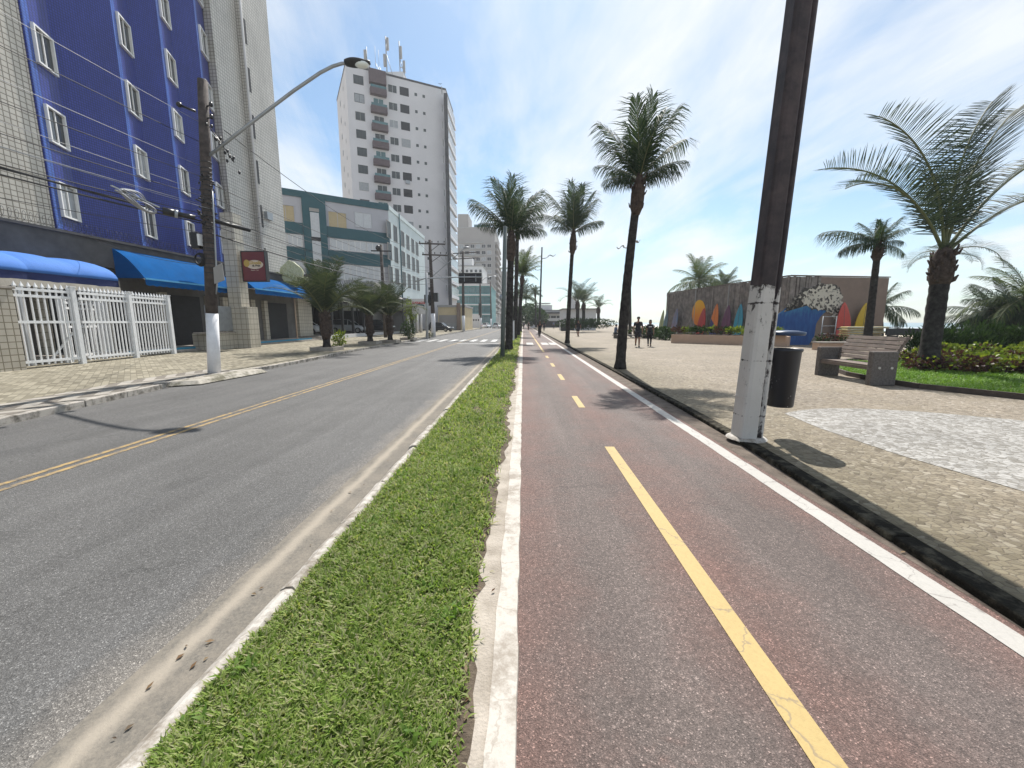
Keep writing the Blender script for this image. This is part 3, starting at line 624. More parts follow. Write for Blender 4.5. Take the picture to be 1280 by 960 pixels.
for (u, v, Y, r, s, lab) in [(653, 408, 100, (4.5, 3, 4.4), 64, 'dark round tree crown at the end of the median, nearest the palms'), (663, 408, 108, (4, 3, 5.2), 65, 'tallest dark bushy tree behind the cyclists'), (671, 407, 104, (3, 3, 3.6), 66, 'lowest dark bushy tree beside the far lamp post')]:
    bush('far_tree', lab, 'tree', AY(u, v, Y), r, 1500, .7, 'bush', s, 'dark trees closing the cycle path')
# clipped hedge in front of the beach station
bush('hedge', 'dark low hedge in front of the white beach station', 'hedge', AY(733, 411, 62), (4.4, .9, 1.25), 2600, .3, 'bush', 67, stem=False)
# ---- garden bed on the right: lawn, low kerb, shrubs
LK = [(30, 3.3), (14, 5.4), (9.75, 7.9), (9.0, 9.2), (8.95, 10.2), (9.15, 11.4), (9.7, 12.7), (10.6, 13.9), (12.2, 15.4), (15, 17.2), (21, 19.5), (34, 22)]
flat('lawn_bed', LK + [(34, 3)], .132, m['soil'])
b = MB()
for (xa, ya), (xb, yb) in zip(LK, LK[1:]):
    d = Vector((xb-xa, yb-ya, 0)).normalized(); nn = Vector((d.y, -d.x, 0)) * -.07
    b.prism([(xa, ya), (xb, yb), (xb+nn.x, yb+nn.y), (xa+nn.x, ya+nn.y)][::-1], .05, .235 if xa < 15 else .23)
struct(b.build('lawn_kerb', M('brown_stone_kerb', (.09, .07, .058), .9, .3, 5., .4, 50)))
g = np.random.default_rng(9); pts = []
def inside(x, y):
    c = False; P = LK + [(34, 3)]; j = len(P) - 1
    for i in range(len(P)):
        if (P[i][1] > y) != (P[j][1] > y) and x < (P[j][0]-P[i][0]) * (y-P[i][1]) / (P[j][1]-P[i][1]) + P[i][0]: c = not c
        j = i
    return c
while len(pts) < 52000:
    x = 8.9 + 9 * g.uniform() ** 1.5; y = g.uniform(4.5, 15.5)
    if inside(x - .06, y): pts.append((x, y, .135, 1.15 + .3 * sin(x*3)*sin(y*4)))
tag(blades('grass', pts, .06, .11, .012, m['lawn'], 8), 'bright mown lawn in the kerbed garden bed', 'grass')
shr = []
rr = random.Random(5)
for i in range(44):
    q = i / 43; row = i % 3
    u = 1140 + (1300 - 1140) * ((i * .618) % 1)
    x0 = 12.0 + row * .8 + (u - 1140) / 160 * 3.1; y0 = x0 / ((u - 654) / 500)
    shr.append((x0 + rr.uniform(-.2, .2), y0 + rr.uniform(-.2, .2), row))
for i, (x, y, row) in enumerate(shr):
    pur = (i * 7) % 10 < 4
    h = .36 + .14 * row + rr.uniform(-.04, .1)
    bush('garden_shrub', 'low purple leaved shrub among the lime ones in the garden bed' if pur else 'low lime green shrub among the purple ones in the garden bed', 'shrub', (x, y, .13), (.42, .42, h), 230, .12, 'purple' if pur else 'lime', 100 + i, 'purple shrubs in the garden bed' if pur else 'lime shrubs in the garden bed', stem=False, wid=.75)
for i in range(14):
    u = 1135 + 13 * i; x = (u - 654) / 500 * (16.4 + .25 * (i % 3)); 
    bush('tall_grass_plant', 'dark upright grassy shrub at the back of the garden bed', 'shrub', (x, x / ((u - 654) / 500), .13), (.7, .5, 1.0 + .2 * (i % 2)), 420, .34, 'bush', 200 + i, 'dark grassy shrubs at the back of the garden bed', stem=False, wid=.16, up=1.4)
# ------------------------------------------------------------------ building helpers
WC = {}
def win_mesh(w, h, nx, ny, fw, proud, fm, gm):
    k = (round(w,2), round(h,2), nx, ny, fw, proud, fm, gm)
    if k in WC: return WC[k]
    b = MB()
    b.box(-w/2, w/2, -proud, .02, 0, fw); b.box(-w/2, w/2, -proud, .02, h - fw, h)
    b.box(-w/2, -w/2+fw, -proud, .02, fw, h-fw); b.box(w/2-fw, w/2, -proud, .02, fw, h-fw)
    bw = min(.05, fw)
    for i in range(1, nx):
        x = -w/2 + fw + (w - 2*fw) * i / nx; b.box(x - bw/2, x + bw/2, -proud*.45, .02, fw, h - fw)
    for i in range(1, ny):
        z = fw + (h - 2*fw) * i / ny
        b.box(-w/2 + fw, w/2 - fw, -proud*.35, .018, z - bw/2, z + bw/2)
    g_ = MB(); g_.box(-w/2 + fw, w/2 - fw, -.012, .02, fw, h - fw)
    WC[k] = (b.mesh('window', m[fm]), g_.mesh('pane', m[gm])); return WC[k]
class Face:
    """a facade from P to Q (left to right seen from outside) of the building root"""
    def __init__(s, root, P, Q): s.root = root; s.P = Vector((P[0], P[1], 0)); s.d = (Vector((Q[0], Q[1], 0)) - s.P); s.L = s.d.length; s.d.normalize(); s.n = Vector((s.d.y, -s.d.x, 0)); s.rz = atan2(s.d.y, s.d.x)
    def at(s, t, z, out=0.): return s.P + s.d * t + s.n * out + Vector((0, 0, z))
    def t(s, u):                                   # where along the facade a column stands
        k = (ray(u, 403)[0] / ray(u, 403)[1]); return (k * s.P.y - s.P.x) / (s.d.x - k * s.d.y)
    def z(s, u, v): p = s.at(s.t(u), 0); return AY(u, v, p.y).z
    def win(s, t, z, w, h, nx=2, ny=1, fw=.05, proud=.06, fm='dark', gm='glass', pane=True, name='window'):
        a, b = win_mesh(w, h, nx, ny, fw, proud, fm, gm)
        o = link(name, a, s.root, s.at(t, z) - Vector(s.root.location), s.rz)
        link('pane', b, o)
        return o
    def slab(s, name, mat, t0, t1, z0, z1, out=.02, back=-.1, bev=0):
        b = MB(); p = [s.at(t0, 0, out), s.at(t1, 0, out), s.at(t1, 0, back), s.at(t0, 0, back)]
        b.prism([(q.x, q.y) for q in p][::1], z0, z1); return b.build(name, m[mat], s.root, bev=bev)
def on_u(u, P, d):
    k = ray(u, 403)[0] / ray(u, 403)[1]; t = (k * P[1] - P[0]) / (d[0] - k * d[1]); return (P[0] + d[0]*t, P[1] + d[1]*t)

# ------------------------------------------------------------------ 1 cobalt blue apartment building with shops below
FX = -20.0
bl = thing('apartment_building', 'tall apartment building with cobalt blue zigzag bays between beige tiled walls', 'building', (FX, 20, 0))
H = 34
b = MB(); b.box(-34, FX, -2, 17.35, 0, H); b.build('tiled_wall', m['beige_tile'], bl)
b = MB(); b.box(-34, FX, 28.27, 30.75, 0, H); b.box(-34, FX + .28, 30.80, 34.1, 0, H); b.build('tiled_wall', m['grey_tile'], bl)
b = MB(); prof = [(-34, 17.36), (-20.02, 17.36)]
bays = []
for k, ya in enumerate((17.36, 21.25, 23.95, 26.75)):
    prof += [(FX + .06, ya + .01), (FX - .50, ya + 1.5)]
    bays.append((ya, .06))
prof += [(FX - .5, 28.25), (-34, 28.25)]
b.prism(prof[::-1], 0, H)
bb = b.build('blue_bays', m['blue_tile'], bl)
for k, (ya, o_) in enumerate(bays):
    f = Face(bl, (FX + o_, ya + .01), (FX - .50, ya + 1.5))
    for i in range(10):
        w_ = f.win(.93, 6.14 + 3.03 * i, 1.12, 1.47, 2, 1, .075, .12, 'win_white', 'glass_curtain' if (i * 3 + k) % 4 == 0 else 'glass')
    f.slab('light_tile_strip', 'blue_strip', .01, .36, 5.4, H, .012, -.02)  # paler blue down the near edge of each window plane
b = MB(); b.tube([(FX + .36, 30.78, 5), (FX + .36, 30.78, H)], .08, 8); b.build('drain_pipe', m['plaster_white'], bl)
for i in range(9):
    b = MB(); b.box(FX + .281, FX + .292, 31.0, 31.3, 5.6 + 3.1 * i, 7.2 + 3.1 * i); b.build('slot_opening', m['shutter'], bl)
b = MB(); b.box(FX + .28, FX + .52, 31.5, 32.2, 9.4, 9.95); b.build('air_conditioner', m['galv'], bl)
# podium with dark fascia
b = MB(); b.box(FX + .46, FX + 1.3, -2, 34.2, 4.05, 5.2); b.box(FX + .46, FX + 1.42, -2, 34.2, 5.2, 5.30); b.build('podium_fascia', m['fascia'], bl)
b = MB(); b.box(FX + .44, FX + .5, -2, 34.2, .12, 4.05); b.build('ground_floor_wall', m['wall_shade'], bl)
for y0, y1 in ((8.5, 12.0), (12.6, 15.4), (16.1, 17.9), (18.7, 20.9), (22.0, 24.0), (26.3, 28.1), (30.3, 32.9)):
    b = MB(); b.box(FX + .5, FX + .56, y0, y1, .3, 3.1)
    for i in range(14): b.box(FX + .56, FX + .575, y0 + .04, y1 - .04, .35 + i * .19, .50 + i * .19)
    b.build('roller_shutter', m['shutter'], bl)
for y0 in (15.6, 18.1, 21.2, 24.4, 25.7, 28.4, 29.8):
    b = MB(); b.box(FX + .5, FX + .72, y0, y0 + .42, .12, 3.2); b.build('tiled_pier', m['pillar_tile'], bl)
b = MB(); b.box(FX + .5, -17.8, -2, 34.2, .1, .32); b.box(-17.8, -17.45, 17.5, 34.2, .1, .2); b.build('front_step', m['concrete'], bl)
b = MB(); b.box(-17.798, -17.78, 17.5, 33.4, .205, .318); b.build('step_band', m['turq'], bl)
# razor wire coil along the podium edge
b = MB(); pts = []
for i in range(900):
    a = i * .62; pts.append((FX + 1.36 + .13 * cos(a), 6 + i * .021 , 5.52 + .2 * sin(a)))
b.tube(pts, .006, 3, 0, False); tag(b.build('razor_wire', m['cable']), 'coiled razor wire along the dark podium edge below the blue bays', 'razor wire')

# awnings
def awning(label, x0, z0, x1, z1, y0, y1, mat, sag=.25, val=.28, matv=None, nrib=5):
    t = thing('awning', label, 'awning', (x0, (y0+y1)/2, z0)); b = MB(); n = 10; A = []
    pr = [(x0 + (x1-x0) * (q/n), z0 + (z1-z0) * (q/n) + sag * sin(pi * (q/n)) * .8) for q in range(n+1)]
    ny = int((y1-y0) / .35)
    for j in range(ny + 1):
        y = y0 + (y1-y0) * j / ny; w = .05 * abs(sin(pi * j * nrib / ny)) 
        A.append([(x, y, z + w * sin(pi * i / n) - .02) for i, (x, z) in enumerate(pr)])
    for j in range(ny): b.strip(A[j+1], A[j])
    for f_ in range(len(b.s)): b.s[f_] = True
    for y, fl in ((y0, 0), (y1, 1)):
        e = [(x, y, z - .02) for x, z in pr]; e2 = e + [(x0, y, z1), ]
        b.sheet(e2 if fl else e2[::-1])
    b.build('canvas', m[mat], t)
    b = MB(); top = []; bot = []
    for j in range(ny * 2 + 1):
        y = y0 + (y1-y0) * j / (ny*2); top.append((x1 + .005, y, z1 - .015)); bot.append((x1 + .005, y, z1 - val - .05 * abs(sin(j * 1.57))))
    b.strip(top, bot); b.build('valance', m[matv or mat], t)
    b = MB(); b.tube([(x1 - .03, y0, z1 - .05), (x1 - .03, y1, z1 - .05)], .022, 6)
    for j in range(4):
        y = y0 + .1 + (y1-y0-.2) * j / 3; b.tube([(x0, y, z0 - .9), (x1 - .04, y, z1 - .06)], .02, 6)
    b.build('frame', m['steel_white'], t)
    b = MB(); b.bar((x1 + .012, y0 + .01, z1 - .03), (x1 + .012, y1 - .01, z1 - .03), .016, .075); b.build('hem', m['awning_hem'], t)
    return t
awning('long bright blue canvas awning over the dark shutters below the blue bays', -18.7, 4.95, -17.35, 3.62, 18.4, 24.2, 'awning_blue', .22, .3)
awning('blue canvas awning past the maroon sign on the far shop front', -18.7, 4.75, -17.0, 3.75, 25.5, 33.6, 'awning_blue', .2, .32)
# scalloped barrel awning over the gate
t = thing('awning', 'light blue barrel awning with scalloped beige edge over the white gate', 'awning', (-18.2, 12, 3.2)); b = MB(); ends = []; rings = []
y0, y1 = 4.5, 16.9
for j in range(61):
    y = y0 + (y1-y0) * j / 60; puff = .085 * abs(sin(pi * j / 60 * 8)) ** .6; r = []
    for i in range(11):
        a = pi * .5 * i / 10 * 1.12
        r.append((-18.6 + (1.5 + puff * .6) * sin(a), y, 3.32 + (.72 + puff) * max(0., cos(a))))
    rings.append(r)
for j in range(60): b.strip(rings[j+1], rings[j])
b.s = [True] * len(b.s); b.sheet(rings[60] + [(-18.6, y1, 3.35)]); b.build('canvas', m['awning_light'], t)
b = MB(); top = [(r[-1][0] + .01, r[-1][1], r[-1][2] + .02) for r in rings]; b.strip(top, [(x, y, 3.02) for x, y, z in top]); b.build('valance', m['awning_dark'], t)
b = MB(); tt = []; bt = []
for j in range(181):
    y = y0 + (y1-y0) * j / 180; tt.append((-17.07, y, 3.06)); bt.append((-17.03, y, 2.86 - .07 * abs(sin(j * .42))))
b.strip(tt, bt); b.strip([(-17.07 - .25*i, y1 + .01, 3.34 - .0*i) for i in range(7)], [(-17.07 - .25*i, y1 + .012, 3.08 - .06*(i % 2)) for i in range(7)]); b.build('scalloped_edge', m['canvas_beige'], t)
for y in (10.2, 13.4, 15.9):
    b = MB(); b.box(-17.2, -17.1, y, y + .1, .12, 3.0); b.build('post', m['steel_white'], t)

# ------------------------------------------------------------------ white gate and fence, gate pillar
GX = [(-15.95, 12.3), (-16.05, 14.1), (-16.75, 18.75)]
def fence_panel(name, label, cat, P, Q, z0, h, nb, group=None, posts=(0, 1), brace=False):
    P = Vector((*P, 0)); Q = Vector((*Q, 0)); d = (Q - P); L = d.length; d.normalize(); t = thing(name, label, cat, P + Vector((0, 0, z0)), atan2(d.y, d.x), group)
    for z in (.18, .62 * h * .9, h - .32, h - .12):
        b = MB(); b.bar((0.03, 0, z), (L - .03, 0, z), .05, .085); b.build('rail', m['steel_white'], t, local=True)
    b = MB()
    for i in range(nb):
        x = .12 + (L - .24) * i / (nb - 1); b.box(x - .022, x + .022, -.018, .018, .06, h - .02)
        b.add([(x-.045,-.03,h-.02),(x+.045,-.03,h-.02),(x+.045,.03,h-.02),(x-.045,.03,h-.02),(x,0,h+.13),(x-.02,-.02,h-.06),(x+.02,-.02,h-.06),(x+.02,.02,h-.06),(x-.02,.02,h-.06)], [(0,1,4),(1,2,4),(2,3,4),(3,0,4),(5,6,1,0),(6,7,2,1),(7,8,3,2),(8,5,0,3)])
    b.build('pickets', m['steel_white'], t, local=True)
    for q in posts:
        b = MB(); x = L * q; b.box(x - .075, x + .075, -.08, .08, -.05, h + .06); b.box(x - .1, x + .1, -.1, .1, h + .06, h + .09); b.build('post', m['steel_white'], t, local=True)
    if brace:
        b = MB(); b.bar((L - .1, .06, h * .42), (L - .75, .4, .05), .06, .06); b.build('brace', m['steel_white'], t, local=True)
    return t
fence_panel('metal_gate', 'white metal picket gate leaf beside the beige tiled pillar', 'gate', GX[0], GX[1], .15, 2.62, 9, posts=(1,), brace=True)
fence_panel('metal_fence', 'long white metal picket fence under the barrel awning', 'fence', (GX[1][0]-.02, GX[1][1]+.2), GX[2], .15, 2.62, 26, posts=(.5, 1))
fence_panel('metal_fence', 'inner white picket fence standing behind the long one', 'fence', (-16.9, 14.4), (-18.3, 17.3), .15, 2.3, 14, posts=(0, 1))
gp = thing('gate_pillar', 'beige tiled gate pillar at the near end of the white gate', 'pillar', (-16.0, 11.9, 0))
b = MB(); b.box(-16.45, -15.75, 11.55, 12.2, .1, 2.62); b.build('shaft', m['gate_tile'], gp); b = MB(); b.box(-16.5, -15.7, 11.5, 12.25, 2.623, 2.7); b.build('cap', m['concrete'], gp, bev=.01)
tw = thing('boundary_wall', 'low turquoise painted boundary wall beside the beige gate pillar', 'wall', (-16.1, 9, 0))
b = MB(); b.box(-16.4, -16.0, 2, 11.54, .1, 1.5); b.build('wall_panel', m['turq'], tw); b = MB(); b.box(-16.42, -15.98, 2, 11.54, 1.5, 1.58); b.build('coping', m['concrete'], tw)
b = MB(); b.box(-15.998, -15.985, 9.0, 11.4, .7, .82); b.build('painted_band', m['plaster_white'], tw)

# ------------------------------------------------------------------ sign pillar
sp = thing('sign_pillar', 'tall cream tiled pillar with wide tiled base beside the blue awnings', 'pillar', (-16.6, 23.6, 0))
b = MB(); b.box(-17.1, -16.35, 23.2, 23.9, 2.5, 7.7); b.box(-17.12, -16.33, 23.18, 23.92, 6.15, 6.22); b.box(-17.12, -16.33, 23.18, 23.92, 4.25, 4.31); b.build('shaft', m['pillar_tile'], sp)
b = MB(); b.box(-17.2, -15.95, 23.1, 24.0, .1, 2.5); b.build('base', m['pillar_tile'], sp)
b = MB(); b.box(-17.9, -16.8, 21.3, 23.09, .1, 1.0); b.build('bench_block', m['pillar_tile'], sp)
b = MB(); b.box(-17.5, -16.75, 20.9, 23.09, 1.001, 1.06); b.build('ledge', m['concrete'], sp)
b = MB(); b.box(-17.0, -16.9, 21.2, 23.09, 1.12, 2.5); b.build('metal_panel', m['galv'], sp, bev=.01)
sg = thing('shop_sign', 'maroon projecting shop sign with oval cream and gold emblem', 'sign', (-16.0, 23.6, 4.3))
zb, zt = 4.0, 5.62; xl, xr = -16.28, -14.95; yy = 23.5
b = MB()
b.box(xl-.04, xr+.04, yy, yy+.3, zb-.05, zb); b.box(xl-.04, xr+.04, yy, yy+.3, zt, zt+.05); b.box(xl-.04, xl, yy, yy+.3, zb, zt); b.box(xr, xr+.04, yy, yy+.3, zb, zt); b.build('frame', m['dark'], sg)
b = MB(); b.box(xl, xr, yy+.02, yy+.28, zb, zt); b.build('panel', m['maroon'], sg)
b = MB(); b.box(-16.34, xl-.04, yy+.1, yy+.18, zb+.02, zb+.1); b.box(-16.34, xl-.04, yy+.1, yy+.18, zt-.1, zt-.02); b.build('bracket', m['dark'], sg)
cx, cz = (xl+xr)/2 + .02, zb + .93
def ellipse_plate(b, cx, cz, rx, rz, y, th=.012, n=32): b.plate((0, y, 0), (1,0,0), (0,0,1), [(cx + rx*cos(2*pi*i/n), cz + rz*sin(2*pi*i/n)) for i in range(n)], th)
b = MB(); ellipse_plate(b, cx + .04, cz - .02, .50, .25, yy + .02); b.build('emblem_oval', m['signcream'], sg)
b = MB(); ellipse_plate(b, cx - .42, cz + .05, .17, .20, yy + .02, .02); b.build('emblem_disc', m['gold'], sg)
def text(body, size, loc, rot, mat, parent, name='lettering', shear=0., ex=.004, ax='CENTER', bold=0.):
    c = bpy.data.curves.new(name, 'FONT'); c.body = body; c.size = size; c.extrude = ex; c.align_x = ax; c.align_y = 'CENTER'; c.shear = shear; c.offset = bold; c.resolution_u = 3
    o = bpy.data.objects.new(name, c); COL.objects.link(o); bpy.context.view_layer.update()
    me = bpy.data.meshes.new_from_object(o); bpy.data.objects.remove(o); me.materials.clear(); me.materials.append(m[mat])
    o = link(name, me, parent, Vector(loc) - (wloc(parent) if parent else Vector()), 0); o.rotation_euler = rot; return o
text('Gioella', .27, (cx + .06, yy - .005, cz + .075), (pi/2, 0, 0), 'gold', sg, shear=.2, bold=.006)
text('da Praia', .15, (cx + .13, yy - .005, cz - .085), (pi/2, 0, 0), 'kerb_dark', sg, shear=.2, bold=.003)
text('Padaria  Café', .085, (cx + .03, yy + .005, cz - .34), (pi/2, 0, 0), 'signcream', sg)
ps = thing('post_sign', 'faded lime shell shaped sign on a thin post beyond the blue awning', 'sign', G(372, 426.5, .118))
P = G(372, 426.5, .118); b = MB(); b.tube([P - Vector((0,0,.05)), P + Vector((.02, 0, 4.9))], .05, 8); b.build('post', M('pinkish_post', (.50, .38, .30), .6), ps)
a = P + Vector((0, -.06, 0)); b = MB(); ol = []
for i in range(40):
    an = 2*pi*i/40; r = 1 + .06 * sin(5*an); ol.append((.05 + .88 * r * cos(an) * (1 if sin(an) > -.3 else 1 - .35*(-.3 - sin(an))), .98 * r * sin(an) + (.1 if cos(an) < 0 else 0)))
zc = AY(373, 344, P.y).z
b.plate(a + Vector((0, 0, zc)) - Vector((0, 0, 0)) - Vector((0,0,a.z)), (1,0,0), (0,0,1), ol, .12); b.build('shell_panel', m['palesign'], ps)
text('Restaurante', .25, (a.x + .05, a.y - .13, zc + .1), (pi/2, 0, 0), 'coco', ps) if False else None

# ------------------------------------------------------------------ ground floor restaurant veranda and forecourt beyond
vr = thing('restaurant_veranda', 'low dark posted restaurant veranda under the teal striped hotel', 'building', (-20, 38, 0))
b = MB(); b.box(-34, -17.6, 34.2, 66, .1, .42); b.build('forecourt', m['concrete'], vr)
b = MB(); b.box(-26, -17.45, 34.3, 46.0, 3.75, 4.15); b.build('flat_roof', m['roof_dark'], vr)
b = MB(); b.box(-19.5, -19.2, 34.21, 36.4, .42, 3.74); b.build('cream_wall', m['pillar_tile'], vr)
b = MB(); b.box(-26, -25.7, 34.3, 46, .42, 3.74); b.box(-26, -23, 46.1, 46.3, .42, 3.74); b.build('back_wall', m['shutter'], vr)
for y in (34.9, 36.9, 39.2, 41.6, 44.4):
    b = MB(); b.box(-17.85, -17.63, y, y + .2, .42, 3.75); b.build('post', m['dark'], vr)
b = MB(); b.box(-17.45, -16.9, 33.2, 34.25, 4.2, 5.6); b.box(-19.2, -17.0, 33.7, 34.2, 4.2, 5.55); b.build('dark_fascia_box', m['fascia'], vr)
b = MB(); b.box(-17.5, -17.3, 34.3, 66, .118, .45); b.build('forecourt_edge', m['plaster_white'], vr)

# ------------------------------------------------------------------ 2 teal striped hotel
C0 = Vector((-16.5, 50.9)); dF = Vector((sin(R(54.9)), cos(R(54.9))))
L0 = C0 - dF * 15.5; E0 = Vector((-16.5, 68.8))
ht = thing('hotel_building', 'four storey hotel with teal bands facing the street corner and a pale aqua side', 'building', (C0.x, C0.y, 0))
TOP = 15.6
back = lambda p: (p.x - 16, p.y + 11)
b = MB(); b.prism([tuple(L0), tuple(C0), tuple(E0), (-36, 68.8), (L0.x - 7, L0.y + 10)], 4.9, TOP); b.build('upper_walls', [m['lilac']], ht)
f = Face(ht, L0, C0); s = Face(ht, C0, E0)
s.slab('side_cladding', 'hotel_pale', .03, s.L, 4.9, TOP, .006)
f.slab('parapet_band', 'teal', 0, f.L + .03, TOP - .55, TOP + .12, .12); s.slab('parapet_band', 'hotel_pale', .03, s.L, TOP - .4, TOP + .1, .12)
tt = lambda u: f.t(u)
f.slab('teal_fin', 'teal', tt(388), tt(416), 4.9, TOP - .55, .22)
f.slab('fin_window_strip', 'glass_pale', tt(397), tt(407.5), 7.2, TOP - 2.0, .26, .2)
f.slab('fin_louvre', 'plaster_grey', tt(396.5), tt(408), TOP - 1.9, TOP - 1.55, .28, .2); f.slab('fin_louvre', 'shutter', tt(396.5), tt(408), 10.6, 11.0, .28, .2)
za = [f.z(475, v) for v in (290, 303, 318, 333)]
for z0, z1 in ((za[1], za[0]), (za[3], za[2])):
    f.slab('teal_band', 'teal', 0, tt(387.5), z0, z1, .10); f.slab('teal_band', 'teal', tt(416.5), f.L + .02, z0, z1, .10)
def ribbon_windows(u0, u1, z0, z1, n):
    a0, a1 = tt(u0), tt(u1); w = (a1 - a0) / n
    for i in range(n): f.win(a0 + w * (i + .5), z0 + .1, w * .97, z1 - z0 - .2, 3, 1, .05, .05, 'win_white', 'glass_pale')
for z0, z1 in ((za[2], za[1]), (za[3] - 1.9, za[3])):
    ribbon_windows(349, 386, z0, z1, 2); ribbon_windows(419, 484, z0, z1, 3)
for u, gm in ((368, 'glass_blind'), (430, 'glass_blind'), (461, 'glass_pale')):
    f.win(tt(u), f.z(u, 277 if u < 400 else 285) , 1.75 if u < 400 else 2.0, 1.75, 2, 1, .06, .06, 'lilac', gm)
for zr in (286.8, 314.5, 343):
    for u in (491, 498.7, 507.3, 513.4, 519.3, 524.3):
        z = s.z(491, zr); s.win(s.t(u), z - 1.0, 1.5, 2.0, 2, 1, .06, .05, 'plaster_grey', 'glass_matte')
b = MB(); q = s.at(s.t(503), 0, .16); b.tube([(q.x, q.y, 4.9), (q.x, q.y, TOP + .1)], .09, 8); b.build('drain_pipe', m['teal'], ht)
b = MB(); b.prism([(C0.x - 11, C0.y - 4.5), (C0.x - 2.6, C0.y + .5), (-19.0, 68.6), (-30, 66)], .42, 4.9); b.build('ground_floor', m['plaster_grey'], ht)
f2 = Face(ht, (C0.x - 11, C0.y - 4.5), (C0.x - 2.6, C0.y + .5))
f2.slab('dark_recess', 'shutter', .3, 4.2, .45, 4.0, .03); f2.slab('dark_recess', 'shutter', 5.0, 8.6, .45, 3.0, .03)
f2.slab('shop_window', 'glass_pale', 5.2, 8.4, 3.1, 4.3, .05)
for i in range(5):
    q = f.at(3.5 + i * 2.9, 0, -.35); b = MB(); b.tube([(q.x, q.y, .4), (q.x, q.y, 4.92)], .2, 10); b.build('column', m['dark'], ht)
f.slab('canopy_edge', 'roof_dark', -1, f.L + .1, 4.55, 4.92, .5, -3)
s.slab('canopy_edge', 'roof_dark', .1, s.L, 4.3, 4.9, .35, -2)
sf = Face(ht, (-17.2, 52.5), (-17.2, 68.6))
sf.slab('entrance_lintel', 'plaster_grey', .2, 7.5, 3.2, 4.2, 2.4, -.2)
for q_ in (.6, 2.6, 4.6, 6.8):
    q = sf.at(q_, 0, 2.1); b = MB(); b.tube([(q.x, q.y, .1), (q.x, q.y, 3.2)], .22, 10); b.build('entrance_column', m['plaster_white' if q_ != 2.6 else 'dark'], ht)
sf.slab('dark_doorway', 'shutter', .3, 7.0, .42, 3.2, .05)
cp = thing('canopy_tent', 'grey hip roofed canopy in front of the hotel windows', 'canopy', (-18.6, 46.5, .42))
q0 = AY(463, 352, 46); b = MB(); W, D = 2.9, 2.2
b.add([(q0.x-W, 46.5-D, 4.35), (q0.x+W, 46.5-D, 4.35), (q0.x+W, 46.5+D, 4.35), (q0.x-W, 46.5+D, 4.35), (q0.x-.5, 46.5, 6.1), (q0.x+.5, 46.5, 6.1)], [(0,1,5,4),(1,2,5),(2,3,4,5),(3,0,4),(3,2,1,0)]); b.build('roof', m['plaster_grey'], cp)
for dx in (-W+.1, W-.1):
    for dy in (-D+.1, D-.1):
        b = MB(); b.box(q0.x+dx-.07, q0.x+dx+.07, 46.5+dy-.07, 46.5+dy+.07, .42, 4.35); b.build('post', m['dark'], cp)
bs = thing('banner_sign', 'white banner board with red heading in front of the hotel side', 'sign', AX(523, 410, -12.4))
q = AX(514.5, 374, -13.0); q2 = AX(533.5, 398, -12.5); b = MB(); Yb = q.y; xl = AY(514.5, 380, Yb).x; xr = AY(533.8, 380, Yb).x; zt = AY(520, 373.5, Yb).z; zb = AY(520, 392.5, Yb).z
b.box(xl, xr, Yb, Yb + .1, zb, zt); b.build('board', m['plaster_white'], bs)
for x in (xl + .2, xr - .2):
    b = MB(); b.box(x - .05, x + .05, Yb + .11, Yb + .2, .1, zt); b.build('post', m['galv'], bs)
text('GARAGEM', (xr-xl) * .2, ((xl+xr)/2, Yb - .012, zt - (zt-zb) * .27), (pi/2, 0, 0), 'red', bs, bold=.01)
b = MB(); b.plate((0, Yb, 0), (1,0,0), (0,0,1), [(xl+.35, zb+.95), (xl+.9, zb+1.25), (xl+1.5, zb+1.05), (xr-.3, zb+.55), (xr-.3, zb+.45), (xl+1.4, zb+.9), (xl+.9, zb+1.0)], .012); b.build('painted_swoosh', m['teal'], bs)

